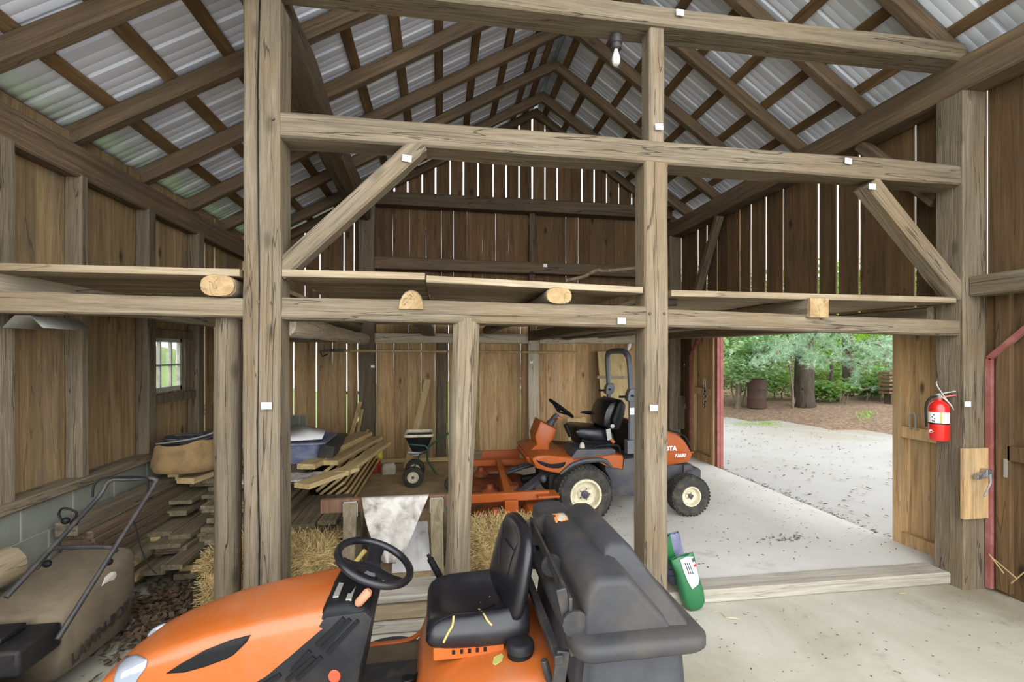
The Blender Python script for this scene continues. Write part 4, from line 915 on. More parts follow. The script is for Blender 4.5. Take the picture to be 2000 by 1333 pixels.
# roll bar
def leg(Y, pts): return [K(a, b, Y) for a, b in pts]
xn, xf = 1.93, 2.0
near = [Vector((xn, 4.5, .80)), Vector((xn+.0, 4.5, 1.30)), Vector((xn-.02, 4.5, 1.66)), Vector((xn-.03, 4.56, 1.745)), Vector((xn-.03, 4.66, 1.77))]
far = [Vector((xf-.03, 5.14, 1.77)), Vector((xf-.03, 5.26, 1.745)), Vector((xf-.02, 5.32, 1.66)), Vector((xf-.0, 5.32, 1.30)), Vector((xf, 5.32, .80))]
g = MB(); g.tube(near+far, .032, 8, smooth=4); g.build('roll_bar', M['grey_metal'], bm_)
for y, x in ((4.5, xn), (5.32, xf)):
    g = MB(); g.prism([(x-.055,1.27),(x-.045,1.34),(x-.02,1.385),(x+.045,1.385),(x+.06,1.33),(x+.05,1.28),(x+.02,1.25),(x-.03,1.25)], y-.042, y+.042, inset=.006); g.build('roll_bar_hinge', M['grey_metal'], bm_)
    g = MB(); g.lathe([(.012,-.07),(.012,.07)], (x-.01, y, 1.315), (0,1,0), 8); g.lathe([(.012,-.1),(.012,-.03)], (x-.03, y, 1.30), (1,0,0), 8); g.build('hinge_pin', M['blk'], bm_)
    g = MB(); g.box((x-.06, y-.05, .72), (x+.06, y+.04, .86)); g.build('roll_bar_foot', M['grey_metal'], bm_, bevel=.006)
    g = MB(); g.box((x-.028, y-.034, 1.12), (x+.028, y-.0325, 1.19)); g.build('safety_sticker', M['decal_white'], bm_)
# engine hood
hp = [(2.06,.84),(2.10,1.03),(2.22,1.045),(2.36,1.035),(2.50,1.0),(2.585,.945),(2.635,.87),(2.655,.80),(2.655,.735),(2.62,.68),(2.06,.66)]
zoff = 0
def hz(px, py): 
    p = at(px, py, Y=4.58); return (p.x, p.z)
hp = [(2.02,.66),(2.03,.86),(2.06,1.01)] + [hz(*q) for q in ((1262,831),(1302,841),(1325,849),(1340,862),(1347,873),(1352,885),(1355,890),(1350,903),(1340,907),(1300,913))]
g = MB(); g.prism(hp, 4.58, 5.28, inset=.05); eh = g.build('engine_hood', M['orange_b'], bm_, ang=35)
g = MB(); g.prism([(2.0,.66),(2.0,.98),(2.035,1.0),(2.035,.66)], 4.64, 5.22); g.build('radiator_screen', M['blk'], bm_)
p0 = at(1346, 884, Y=4.56); g = MB(); g.tube([at(1303,840,Y=4.575), at(1327,847,Y=4.575), at(1341,858,Y=4.575), at(1350,882,Y=4.575)], .007, 6, smooth=4); g.build('hood_seam', M['blk'], bm_)
g = MB(); g.bar(at(1296,886,Y=4.573), at(1354,884,Y=4.573), .012, .014); g.build('hood_crease', M['orange_b'], bm_)
kx = at(1322, 877, Y=4.568); text('maker_lettering', 'KUBOTA', .068, M['decal_white'], frameM(at(1321.5, 876.5, Y=4.570), (1,0,0), (0,0,1)), bm_, .001, align='RIGHT', bold=.003)
text('model_lettering', 'F3680', .05, M['decal_white'], frameM(at(1328, 890.5, Y=4.570), (1,0,0), (0,0,1)), bm_, .001, shear=.35, bold=.0015)
g = MB(); a = at(1298, 909, Y=4.64); b = at(1350, 948, Y=4.64); g.box((1.75, 4.64, b.z), (b.x-.06, 5.22, a.z)); g.build('engine_frame', M['dkgrey'], bm_, bevel=.01)
g = MB(); g.box((a.x-.15, 4.615, b.z), (b.x, 4.64, b.z+.03)); g.box((b.x-.1, 4.615, b.z), (b.x-.0, 5.24, a.z)); g.build('frame_rail', M['dkgrey'], bm_, bevel=.004)
g = MB(); g.box((at(1312,0,Y=4.61).x, 4.606, b.z+.04), (at(1327,0,Y=4.61).x, 4.613, b.z+.085)); g.build('rating_plate', M['galv'], bm_)
g = MB(); a = at(1340, 918, Y=4.6); b = at(1371, 938, Y=4.6); g.loft([rrect(a.x, b.x, 4.6, 5.26, .03, b.z), rrect(a.x, b.x, 4.6, 5.26, .03, b.z+.1), rrect(a.x, b.x-.01, 4.62, 5.24, .03, b.z+.115)]); g.build('rear_weight', M['dkgrey'], bm_)
g = MB(); g.prism(KP([(1105,868),(1255,950),(1260,880),(1345,868),(1345,1150),(1165,1145),(1160,1040),(1120,960)], 4.5), 4.5, 5.3, inset=.02); g.build('fuel_tank', M['dkgrey'], bm_, ang=35)
# wheels
fw = Vector((1.40, 4.43, .08+.275)); wheel(bm_, (1.40, 4.46, .355), .275, .25, .155, 'front_wheel', tread=.007, deep=.62, nt=42)
wheel(bm_, (1.40, 5.34, .355), .275, .25, .155, 'front_wheel', tread=.007, side=1, nt=42)
rc = at(1354, 979, Y=4.36); wheel(bm_, (2.52, 4.44, .285), .205, .17, .1, 'rear_wheel', tread=.005, deep=.6, nt=36); wheel(bm_, (2.52, 5.42, .285), .205, .17, .1, 'rear_wheel', tread=.005, side=1, nt=36)
g = MB(); g.tube([(2.52, 4.5, .30), (2.52, 5.36, .30)], .04, 8); g.tube([(1.40, 4.5, .355), (1.40, 5.3, .355)], .06, 10); g.box((1.1, 4.66, .3), (2.4, 5.16, .50)); g.build('axle_frame', M['blk_metal'], bm_, bevel=.01)
# cutting deck and arms
dk = MB()
dk.loft([rrect(.30, 1.02, 3.92, 5.62, .18, .13), rrect(.30, 1.02, 3.92, 5.62, .18, .255), rrect(.34, .98, 3.97, 5.57, .16, .285)]); dk.build('mower_deck', M['orange_dirty'], bm_, ang=40)
g = MB(); g.bar((.16, 4.12, .45), (.98, 4.16, .445), .05, .075); g.box((.86, 4.05, .44), (1.06, 4.24, .46)); g.build('deck_arm', M['orange_b'], bm_, bevel=.004)
g = MB(); g.bar((.16, 5.38, .47), (1.0, 5.38, .46), .05, .07); g.build('deck_arm', M['orange_b'], bm_, bevel=.004)
g = MB(); g.bar((.60, 4.16, .46), (.66, 5.38, .485), .06, .04); g.bar((.64, 4.2, .42), (.70, 5.36, .44), .03, .03); g.build('deck_crossbar', M['orange_b'], bm_, bevel=.004)
g = MB(); g.box((.56, 4.06, .26), (.68, 4.14, .43)); g.build('deck_post', M['orange_b'], bm_, bevel=.004)
g = MB(); g.prism([(.74,.27),(.78,.345),(.96,.345),(.96,.27)], 3.99, 4.3, inset=.01); g.build('pulley_cover', M['orange_b'], bm_)
g = MB(); g.prism([(.6,.28),(.62,.4),(.72,.41),(.74,.28)], 4.6, 5.1, inset=.01); g.lathe([(.10,.0),(.10,.08),(0,.08)], (.72, 4.85, .28), (0,0,1), 16); g.build('gearbox', M['orange_dirty'], bm_)
for y, x in ((4.0, .47), (5.5, .47), (4.75, .5)):
    g = MB(); g.lathe([(.09,.0),(.09,.04),(.04,.07),(.03,.11),(0,.11)], (x, y, .28), (0,0,1), 16); g.build('spindle_housing', M['orange_dirty'], bm_)
g = MB(); a, b = V(.74, 4.35, .40), V(1.12, 4.72, .52); g.bar(a, b, .09, .04); g.ell(V(1.0, 4.48, .50), (.035,.035,.04)); g.build('lift_arm', M['dkgrey'], bm_, bevel=.005)
g = MB(); a, b = V(.78, 5.2, .42), V(1.2, 5.05, .55); g.bar(a, b, .08, .05); g.tube([V(.70, 5.0, .43), V(1.0, 5.0, .52)], .018, 8); g.ell(V(1.06, 5.08, .60), (.035,.035,.04)); g.build('lift_arm', M['dkgrey'], bm_, bevel=.005)
g = MB(); g.tube([V(.85, 4.85, .40), V(1.3, 4.9, .45)], .04, 10); g.build('drive_shaft', M['blk'], bm_)
for y in (4.0, 5.54):
    g = MB(); g.lathe([(0,-.04),(.07,-.04),(.1,-.03),(.105,0),(.1,.03),(.07,.04),(0,.04)], (.14, y, .08+.105), (0,1,0), 18); g.build('gauge_wheel', M['rubber'], bm_)
    g = MB(); g.bar((.16, y, .20), (.16, y+(.12 if y < 5 else -.14), .46), .04, .03); g.build('caster_fork', M['orange_b'], bm_)
g = MB(); g.loft([[V(.26, 3.78, .12), V(.26, 3.92, .30), V(.70, 3.92, .30), V(.74, 3.76, .12)], [V(.26, 3.77, .11), V(.26, 3.91, .285), V(.70, 3.91, .285), V(.74, 3.75, .11)]]); g.build('discharge_chute', M['rubber'], bm_)
g = MB(); g.prism([(.42,.30),(.50,.56),(.94,.56),(.98,.30)], 5.6, 5.62); g.build('rear_deflector', M['orange_b'], bm_)
# ================================================================ lumber, straw and clutter
LW = {1: 'lowest', 2: 'second lowest'}
def plank(name, c, yaw, L, w, th, mat, label, cat='board', group=None, roll=0.0, pitch=0.0, endfirst=True):
    """board with its near end centre at c, running away along +Y turned by yaw"""
    d = Vector((math.sin(yaw)*math.cos(pitch), math.cos(yaw)*math.cos(pitch), math.sin(pitch)))
    up = Vector((-math.sin(roll)*math.cos(yaw), math.sin(roll)*math.sin(yaw), math.cos(roll)))
    o = timber(name, c, Vector(c)+d*L, w, th, M[mat], up=up, wav=.003, rough=.0015, cham=.003, seg=.4)
    return tag(o, label, cat, group)
def nth(i): return ['first','second','third','fourth','fifth','sixth','seventh','eighth','ninth'][i]
# left pile in the side aisle
z = .045; k = 0
while z < .60:
    th = R.choice((.034, .038, .044)); x = -2.40+.012*k; i = 0; xe = -1.42-.028*k+R.uniform(-.05, .05)
    while x < xe-.08:
        w = min(R.uniform(.15, .25), xe-x); y0 = 3.86+R.uniform(-.16, .26)+(.05*k if k > 7 else 0)-(.10 if 3 < k < 8 else 0)
        plank('board', (x+w/2, y0, z+th/2), R.uniform(-.012, .012), R.uniform(2.1, 2.5), w-.012, th-.002, 'lumber_grey' if R.random() < .75 else 'lumber_tan',
              'grey board in the side-aisle lumber pile, layer %d from the floor, %s from the wall' % (k+1, nth(i)), 'board', 'boards of the side-aisle lumber pile')
        x += w; i += 1
    z += th; k += 1
ztA = z
for j, (px, py, w, th, L, yaw, mat, lab) in enumerate(((338, 928, .09, .10, 1.8, .10, 'lumber_tan', 'thick squared timber end on top of the side-aisle pile, left of its middle'),
        (362, 940, .16, .05, 1.9, .22, 'lumber_tan', 'tan board under the burlap sack, skewed across the side-aisle pile'),
        (392, 925, .12, .05, 1.8, .16, 'lumber_tan', 'tan board beside the round pole post, on top of the side-aisle pile'))):
    p = at(px, py, Z=ztA+th/2+.001); plank('board', p, yaw, L, w, th, mat, lab, 'board')
# boards and a timber beside the block wall
z = .02
for k in range(11):
    th = .05; plank('board', (-2.36+R.uniform(-.02,.02), 3.42+R.uniform(0,.2), z+th/2), .01, 2.2, .2, th-.002, 'hewn_dark' if k > 6 else 'lumber_grey', 'brown board stacked against the block wall, layer %d from the floor' % (k+1), 'board', 'boards stacked against the block wall'); z += th
plank('timber', (-2.38, 3.36, z+.045), .0, 2.6, .13, .088, 'hewn_grey', 'heavy squared timber lying on the boards against the block wall', 'timber')
# centre pile: grey stack, tan boards on top, boards leaning down its right side
z = .085; k = 0
while z < .66:
    th = R.choice((.03, .036, .042)); x = -1.86; i = 0; xe = -.76-(.012*k if z < .36 else .48)
    while x < xe-.07:
        w = min(R.uniform(.13, .22), xe-x); y0 = 4.0+R.uniform(-.12, .14)+(.35 if k > 12 else 0)
        plank('board', (x+w/2, y0, z+th/2), R.uniform(-.01, .01), 2.2 if x+w < -1.24 else max(.3, 4.66-y0), w-.01, th-.002, 'lumber_grey', 'weathered board in the centre lumber stack, layer %d from the floor, %s from the left' % (k+1, nth(i)), 'board', 'boards of the centre lumber stack')
        x += w; i += 1
    z += th; k += 1
ztB = z
for j in range(9):
    r = 38*D2R; ww = .27; tt = .028; e = .046
    xb = -1.03-math.sin(r)*tt*j+math.cos(r)*e*j; zb = max(.094, .50-math.cos(r)*tt*j-math.sin(r)*e*j)
    c = Vector((xb-math.cos(r)*ww/2, 4.70+.02*j+R.uniform(-.03,.03), zb+math.sin(r)*ww/2))
    plank('board', c, R.uniform(-.012, .02)+.015, 1.95+R.uniform(-.15,.15), ww, .026, 'lumber_tan', 'tan board leaning against the right flank of the centre stack, %s outward from it' % nth(j), 'board', 'leaning tan boards', roll=r)
for j, (px, py, dz, w, th, L, yaw, lab) in enumerate(((598, 912, .035, .17, .05, 1.25, .20, 'white-ended tan board on top of the centre stack, foremost'), (645, 905, .03, .15, .045, 1.3, .20, 'tan board on top of the centre stack, second from its right edge'),
        (668, 925, .025, .12, .04, 1.35, .16, 'tan board on top of the centre stack, rightmost'), (630, 885, .085, .18, .045, 1.1, .22, 'tan board on top of the centre stack, topmost and furthest back'),
        (590, 950, .022, .16, .04, .6, .5, 'short tan offcut lying skewed on the centre stack front'))):
    p = at(px, py, Z=ztB+dz); plank('board', p, yaw, L, w, th, 'lumber_tan', lab, 'board')
g = MB()
def sheet(poly, Z, amp, y0=None): pass
# plastic sheet crumpled over the stack front
g = MB(); vs = []; fs = []; nx, ny = 16, 10
for j in range(ny+1):
    for i in range(nx+1):
        x = -1.65+.62*i/nx; y = 4.02+.32*j/ny; q = Vector((x*9, y*9, 0))
        vs.append((x, y, ztB+.016+.02*mnoise.noise(q)+.008*mnoise.noise(q*2.3)+.006))
for j in range(ny):
    for i in range(nx): a = j*(nx+1)+i; fs.append((a, a+1, a+nx+2, a+nx+1))
g.add(vs, fs); tag(g.build('plastic_sheet', M['tarp'], ang=180, solid=.003), 'crumpled plastic sheet lying on the front of the centre lumber stack', 'sheet')
# slate blue tub with papers
tb = thing('tub', 'slate blue plastic tub on the centre lumber stack', 'tub', (-1.50, 4.95, ztB))
g = MB(); z0 = ztB+.002
g.loft([rrect(-1.78, -1.22, 4.75, 5.15, .06, z0), rrect(-1.86, -1.14, 4.68, 5.22, .07, z0+.2), rrect(-1.89, -1.11, 4.65, 5.25, .07, z0+.2), rrect(-1.89, -1.11, 4.65, 5.25, .07, z0+.215), rrect(-1.84, -1.16, 4.70, 5.20, .07, z0+.215), rrect(-1.77, -1.23, 4.76, 5.14, .06, z0+.02)], True, True); g.build('tub_body', M['tub'], tb, ang=40)
g = MB(); g.loft([[V(-1.14, 4.66, z0+.20), V(-1.02, 4.68, z0+.17), V(-1.06, 4.72, z0+.01), V(-1.2, 4.72, z0+.01)], [V(-1.14, 5.2, z0+.2), V(-1.02, 5.16, z0+.17), V(-1.06, 5.1, z0+.01), V(-1.2, 5.1, z0+.01)]]); g.build('tub_end_cap', M['blk_dusty'], tb)
g = MB(); vs = [(-1.70, 4.80, z0+.21), (-1.16, 4.76, z0+.235), (-1.2, 5.08, z0+.27), (-1.5, 5.12, z0+.34), (-1.75, 5.1, z0+.25)]; g.add(vs, [(0,1,2,3,4)]); tag(g.build('paper_sheet', M['white'], solid=.004), 'crumpled white sheet lying in the slate blue tub', 'sheet')
# burlap sack with wire netting on the side-aisle pile
sx, sy, sz = -2.19, 4.42, ztA+.105
g = MB(); rings = []
n = 40
for t, s, w in ((0, .86, 0), (.03, .97, .3), (.25, 1.03, 1), (.5, 1.0, 1), (.75, .98, 1), (.93, .96, 1), (1, .95, 1), (.97, .88, .6), (.6, .82, .3)):
    ring = []
    for j in range(n):
        a = 2*math.pi*j/n; f_ = lambda q: math.copysign(abs(q)**.75, q); wv = 1+.05*w*mnoise.noise(Vector((math.cos(a)*3, math.sin(a)*3, t*4)))
        ring.append(Vector((sx+.25*s*wv*f_(math.cos(a)), sy+.2*s*wv*f_(math.sin(a)), sz+.25*t+.03*t*math.cos(a)+.012*t*math.sin(5*a))))
    rings.append(ring)
g.loft(rings, True, False); tag(g.build('burlap_sack', M['burlap'], ang=80), 'tan burlap sack standing open on the side-aisle lumber pile', 'sack')
nt_ = thing('wire_netting', 'tangle of dark wire netting sticking out of the burlap sack', 'wire', (sx, sy, sz+.2)); 
for rep in range(3):
    g = MB(); P = []
    for q in range(60):
        a = q*.7+rep; rr = .12+.07*mnoise.noise(Vector((q*.6, rep, 0))); P.append(Vector((sx+(rr*1.5)*math.cos(a)+.02, sy+rr*math.sin(a)*1.1, sz+.23+.05*rep*.5+.045*mnoise.noise(Vector((q*.37, 3, rep))))))
    g.tube(P, .004, 4, smooth=3); g.build('wire_strand', M['wirenet'], nt_)
g = MB(); g.tube([(sx-.19, sy-.12, sz+.25), (sx-.05, sy-.17, sz+.27), (sx+.1, sy-.16, sz+.29), (sx+.22, sy-.08, sz+.32), (sx+.23, sy-.05, sz+.345)], .007, 6, smooth=4); g.build('bright_wire', M['galv'], nt_)
# log ends at the far left
for i, (y, zz, r, x) in enumerate(((3.06, .56, .115, -2.27), (3.02, .34, .125, -2.25), (3.07, .11, .115, -2.28))):
    pass
lg = [((-2.50, 2.72, .115), .115, 'lowest log of the little heap at the left edge beside the mower'), ((-2.50, 2.70, .345), .118, 'middle log of the little heap at the left edge beside the mower'), ((-2.47, 2.72, .58), .12, 'topmost log of the little heap at the left edge beside the mower')]
for c, r, lab in lg:
    o = timber('log', (c[0]+.10, 2.0, c[2]), (c[0]+.10, 2.9, c[2]), r*2, r*1.95, M['loft'], prof='round', wav=.05, sq=.5); tag(o, lab, 'log', 'logs at the left edge')
# straw bales
def bale(name, lo, hi, lab, seed, n=6500, rot=0):
    Q = random.Random(seed); t = thing(name, lab, 'straw bale', ((lo[0]+hi[0])/2, (lo[1]+hi[1])/2, lo[2]))
    g = MB(); c = [(a+b)/2 for a, b in zip(lo, hi)]; s = [(b-a)/2*.94 for a, b in zip(lo, hi)]
    g.ell(c, s, 28, 18, sq=.28, amp=.06, fr=6); g.build('bale_core', M['straw'], t, ang=180)
    g = MB()
    for i in range(n):
        f = Q.choice((0, 1, 1, 1, 2, 2)); p = [Q.uniform(-1, 1) for _ in range(3)]
        p[f if f != 0 else 0] = Q.choice((-1, 1)) if f != 2 else 1
        if f == 1: p[1] = -1 if Q.random() < .75 else 1
        b = Vector([c[q]+p[q]*(s[q]*.98) for q in range(3)])
        L = Q.uniform(.04, .13); d = Vector((Q.gauss(0, 1), Q.gauss(0, .6), Q.gauss(0, .45)))
        d[f] += (1 if p[f] > 0 else -1)*Q.uniform(.1, .7); d.normalize()
        a = b - d*L*.3; e = b + d*L*.7; w = d.cross(Vector((Q.gauss(0,1), Q.gauss(0,1), Q.gauss(0,1)))).normalized()*Q.uniform(.0012, .0024); w2 = d.cross(w).normalized()*w.length
        r = Q.random(); g.add([a+w, a-w*.5+w2, a-w*.5-w2, e+w, e-w*.5+w2, e-w*.5-w2], [(0,1,4,3),(1,2,5,4),(2,0,3,5)], r)
    tag(g.build('loose_straw', M['straw'], t, ang=180), kind='stuff')
    return t
bale('straw_bale', (-1.56, 3.24, 0.0), (-.72, 3.62, .42), 'straw bale behind the tall hewn post and the tractor hood', 3)
bale('straw_bale', (.20, 3.22, .08), (.80, 3.62, .47), 'straw bale between the tractor seat and the orange mower deck', 5, 5200)
# sawhorses with a draped tarp
def sawhorse(x0, x1, y, zt, lab, legs, sp=.2, z0=.082):
    t = thing('sawhorse', lab, 'sawhorse', ((x0+x1)/2, y, z0))
    g = MB(); g.box((x0, y-.02, zt-.095), (x1, y+.02, zt)); g.build('beam', M['lumber_brown'], t, bevel=.003)
    for lx in legs:
        for s in (-1, 1):
            g = MB(); g.bar((lx+.01, y+s*sp, z0), (lx, y+s*.04, zt-.02), .085, .038, up=(0,1,0)); g.build('leg', M['lumber_grey'], t)
        g = MB(); g.box((lx-.05, y-.052, zt-.115), (lx+.05, y-.046, zt-.01)); g.box((lx-.05, y+.046, zt-.115), (lx+.05, y+.052, zt-.01)); g.box((lx-.05, y-.052, zt-.02), (lx-.046, y+.052, zt-.01)); g.box((lx+.046, y-.052, zt-.02), (lx+.05, y+.052, zt-.01)); g.build('bracket', M['galv'], t)
    return t
xa = at(627, 985, Y=3.42).x; zt = at(700, 973, Y=3.42).z
sawhorse(xa, .22, 3.42, zt, 'front sawhorse with a brown beam and metal brackets, tarp draped over it', (at(686, 1000, Y=3.4).x, at(853, 1000, Y=3.4).x))
sawhorse(xa+.1, .24, 3.86, zt-.16, 'rear sawhorse standing behind the draped tarp', (at(705, 1000, Y=3.95).x, at(868, 1000, Y=3.95).x))
le = [(706,971),(708,990),(712,1010),(718,1035),(726,1055),(735,1075),(742,1090),(750,1102)]; re = [(838,968),(831,985),(822,1005),(814,1025),(806,1045),(797,1065),(787,1085),(774,1102)]
g = MB(); vs = []; nx = 18
yc = 3.42
for i in range(nx+1):
    u = i/nx; a = at(706+(838-706)*u, 970, Y=yc); vs.append((a.x, yc+.16, zt-.10+.02*math.sin(7*u)))
for i in range(nx+1):
    u = i/nx; a = at(706+(838-706)*u, 970, Y=yc); vs.append((a.x, yc+.028, zt+.004))
for i in range(nx+1):
    u = i/nx; a = at(706+(838-706)*u, 970, Y=yc); vs.append((a.x, yc-.03, zt+.004))
for (lx, ly), (rx, ry) in zip(le, re):
    for i in range(nx+1):
        u = i/nx; f = (ly-970)/130; yy = yc-.075-.05*f+.035*f*math.sin(u*9+f*2)+.02*f*mnoise.noise(Vector((u*6, f*4, 2)))
        p = at(lx+(rx-lx)*u, ly+(ry-ly)*u, Y=yy); vs.append(tuple(p))
rows = len(vs)//(nx+1); fs = [(j*(nx+1)+i, j*(nx+1)+i+1, (j+1)*(nx+1)+i+1, (j+1)*(nx+1)+i) for j in range(rows-1) for i in range(nx)]
g.add(vs, fs); tag(g.build('tarp', M['tarp'], ang=180, solid=.003, sub=1), 'dirty white tarp draped over the front sawhorse beam', 'tarp')
g = MB(); P = [at(771, 1022, Y=3.66), at(835, 1019, Y=3.66), at(842, 1140, Y=3.58), at(765, 1142, Y=3.58)]
P[2].z = P[3].z = .085; g.loft([P, [p+V(0, .012, .0) for p in P]]); tag(g.build('leaning_sheet', M['whiteboard']), 'stained white panel leaning behind the hanging tarp', 'panel')
g = MB(); a = at(697, 1096, Y=3.2); b = at(713, 1076, Y=3.2); d = (b-a).normalized(); e = a - d*((a.z-.24)/d.z); g.tube([e, b], .016, 10); tag(g.build('yellow_rod', M['foam']), 'yellow rod end seen through the steering wheel', 'rod')
# spreader
SY = 6.05
sp = thing('spreader', 'green framed push spreader with a black hopper and cream rim, by the back wall', 'spreader', (at(812, 930, Y=SY).x, SY, .08))
def S(x, y, Y=SY): return at(770+x/11.108, 820+y/11.108, Y=Y)
ht, hbm = S(545, 300), S(545, 640); wx = (S(850,0).x-S(230,0).x)/2; 
g = MB(); zt_ = S(540, 330).z; zb_ = S(500, 660).z; cx_ = S(545, 0).x
g.loft([rrect(cx_-.09, cx_+.09, SY-.09, SY+.09, .03, zb_), rrect(cx_-wx*.93, cx_+wx*.93, SY-.19, SY+.19, .04, zt_)]); g.build('hopper', M['blk_plastic'], sp, ang=35)
g = MB(); q0, q1 = .0, .075
g.loft([rrect(cx_-wx*.95, cx_+wx*.95, SY-.2, SY+.2, .04, zt_), rrect(cx_-wx*1.0, cx_+wx*1.0, SY-.215, SY+.215, .05, zt_+.01), rrect(cx_-wx*1.0, cx_+wx*1.0, SY-.215, SY+.215, .05, zt_+.035), rrect(cx_-wx*.95, cx_+wx*.95, SY-.2, SY+.2, .045, zt_+.035), rrect(cx_-wx*.8, cx_+wx*.8, SY-.16, SY+.16, .04, zt_-.04)], False, True); g.build('hopper_rim', M['cream'], sp, ang=35)
for y in (SY-.2, SY+.22):
    c = S(430, 1045, y); wheel(sp, (S(430, 1045).x, y, .08+.128), .128, .075, .068, 'wheel', side=-1 if y < SY else 1, deep=.3)
g = MB(); xw = S(430, 0).x; g.tube([(xw, SY-.2, .208), (xw, SY+.22, .208)], .012, 8); g.build('axle', M['steel'], sp)
g = MB(); a = S(290, 710); b = S(660, 745); g.tube([a, b], .018, 8); g.lathe([(.1, -.012), (.1, .0), (0, .0)], (cx_-.03, SY, zb_-.04), (0,0,1), 16); g.build('impeller', M['galv'], sp)
g = MB()
for y in (SY-.17, SY+.17):
    g.tube([S(330, 540, y), S(680, 575, y), S(730, 640, y), S(720, 880, y), S(905, 1180, y)], .013, 8)
    g.tube([S(735, 610, y), S(860, 500, y), S(1240, 260, y)+V(0,0,0), S(1500, 90, y)], .013, 8)
g.tube([S(905, 1180, SY-.17), S(930, 1190, SY), S(905, 1180, SY+.17)], .013, 8); g.tube([S(1500, 90, SY-.17), S(1500, 90, SY+.17)], .013, 8)
g.tube([S(430, 1045, SY-.12), S(560, 760, SY-.1), S(720, 700, SY-.17)], .010, 8)
g.build('frame', M['greentube'], sp)
# cans by the mossy post
c = at(740, 896, Y=6.75); yl = thing('yellow_can', 'yellow can standing on a red jug lid beside the mossy post', 'can', (c.x, 6.75, c.z))
g = MB(); r = .052; g.lathe([(r, 0), (r, .185), (r*.96, .19), (r*.9, .19)], (c.x, 6.75, c.z), (0,0,1), 20); g.build('can_body', M['yellowcan'], yl)
g = MB(); g.lathe([(r*1.02, .18), (r*1.02, .205), (0, .205)], (c.x, 6.75, c.z), (0,0,1), 20); g.build('can_lid', M['blk'], yl)
c2 = at(733, 900, Y=6.75); g = MB(); g.loft([rrect(c2.x-.09, c2.x+.07, 6.66, 6.84, .03, .082), rrect(c2.x-.09, c2.x+.07, 6.66, 6.84, .03, c.z-.02), rrect(c2.x-.07, c2.x+.06, 6.68, 6.82, .03, c.z-.002)]); tag(g.build('red_jug', M['redcan']), 'red plastic jug on the floor beside the mossy post', 'jug')
c = at(760, 905, Y=6.6); g = MB(); g.loft([rrect(c.x-.09, c.x+.09, 6.5, 6.66, .04, .082), rrect(c.x-.095, c.x+.095, 6.5, 6.66, .04, .16), rrect(c.x-.08, c.x+.07, 6.52, 6.64, .04, .22), rrect(c.x-.03, c.x+.05, 6.55, 6.61, .02, .235)]); tag(g.build('white_jug', M['jug'], ang=40), 'grubby white jug lying right of the yellow can', 'jug')
# things against the back wall
def lean(name, pts, Y0, th, mat, lab, cat):
    P = [at(a, b, Y=yy) for a, b, yy in pts]; g = MB(); g.loft([P, [p+V(0, th, 0) for p in P]]); return tag(g.build(name, M[mat]), lab, cat)
a = at(674, 862, Y=6.7); b = at(704, 786, Y=7.12); TB('stick', V(a.x-.06, 6.55, .02), b, .055, .03, 'lumber_tan', 'front slat leaning on the left side of the mossy post', 'slat')
a = at(693, 855, Y=6.8); b = at(707, 800, Y=7.15); TB('stick', V(a.x-.06, 6.75, .02), b, .05, .03, 'lumber_tan', 'rear slat leaning on the left side of the mossy post', 'slat')
a = at(812, 840, Y=7.0); b = at(836, 742, Y=7.3); d = (a-b); e = b + d*((b.z-.085)/(b.z-a.z)); TB('board', e, b, .10, .025, 'lumber_tan', 'narrow board leaning on the back wall behind the spreader hopper', 'board', up=(0,1,0))
lean('panel', [(1167, 687, 7.25), (1236, 687, 7.25), (1240, 893, 7.05), (1183, 893, 7.05)], 0, .022, 'lumber_tan', 'wooden panel leaning on the back wall behind the roll bar', 'panel')
g = MB(); g.bar(at(1166, 737, Y=7.2), at(1232, 738, Y=7.2), .03, .05); tag(g.build('batten', M['loft']), 'pale batten fixed across the panel behind the roll bar', 'batten')
lean('board', [(1108, 818, 7.15), (1144, 815, 7.15), (1150, 893, 7.0), (1112, 893, 7.0)], 0, .03, 'lumber_tan', 'short pale board standing behind the black mower seat', 'board')
TB('board', (.45, 7.12, .16), (1.3, 7.12, .16), .03, .15, 'loft', 'pale board on edge along the back wall behind the deck', 'board')
TB('board', (-.95, 7.15, .12), (.4, 7.15, .12), .05, .07, 'lumber_tan', 'low timber lying along the back wall foot behind the spreader', 'board')
# long pole with a cutter head on the back wall
pp = thing('pole_saw', 'long thin pole with a dark cutter head hanging along the back wall', 'pole saw', (.4, 7.12, 1.75))
a, b = at(668, 685, Y=7.13), at(1128, 689, Y=7.13)
g = MB(); g.tube([a, b], .017, 8); g.build('pole', M['lumber_tan'], pp)
g = MB(); g.bar(at(625, 686, Y=7.12), at(648, 685, Y=7.12), .03, .03); g.bar(at(646, 685, Y=7.12), at(672, 685, Y=7.12), .05, .045); g.tube([at(626, 688, Y=7.12), at(630, 697, Y=7.12), at(640, 692, Y=7.12)], .012, 6); g.build('cutter_head', M['blk_metal'], pp)
g = MB(); g.tube([at(638, 694, Y=7.12), at(672, 688, Y=7.12), at(880, 690.5, Y=7.12)], .003, 5); g.build('pull_rope', M['foam'], pp)
for i, (px, py, h) in enumerate(((1083, 735, .5), (1180, 735, .5))):
    g = MB(); a = at(px, 690+20*i, Y=7.36); g.tube([a, a+V(.012, -.0, -.2), a+V(-.01, 0, -.35), a+V(0, 0, -h)], .004, 5, smooth=3); tag(g.build('twine', M['tarp']), ('twine hanging on the back wall right of the whitewashed post', 'twine hanging on the back wall left of the leaning panel')[i], 'twine')
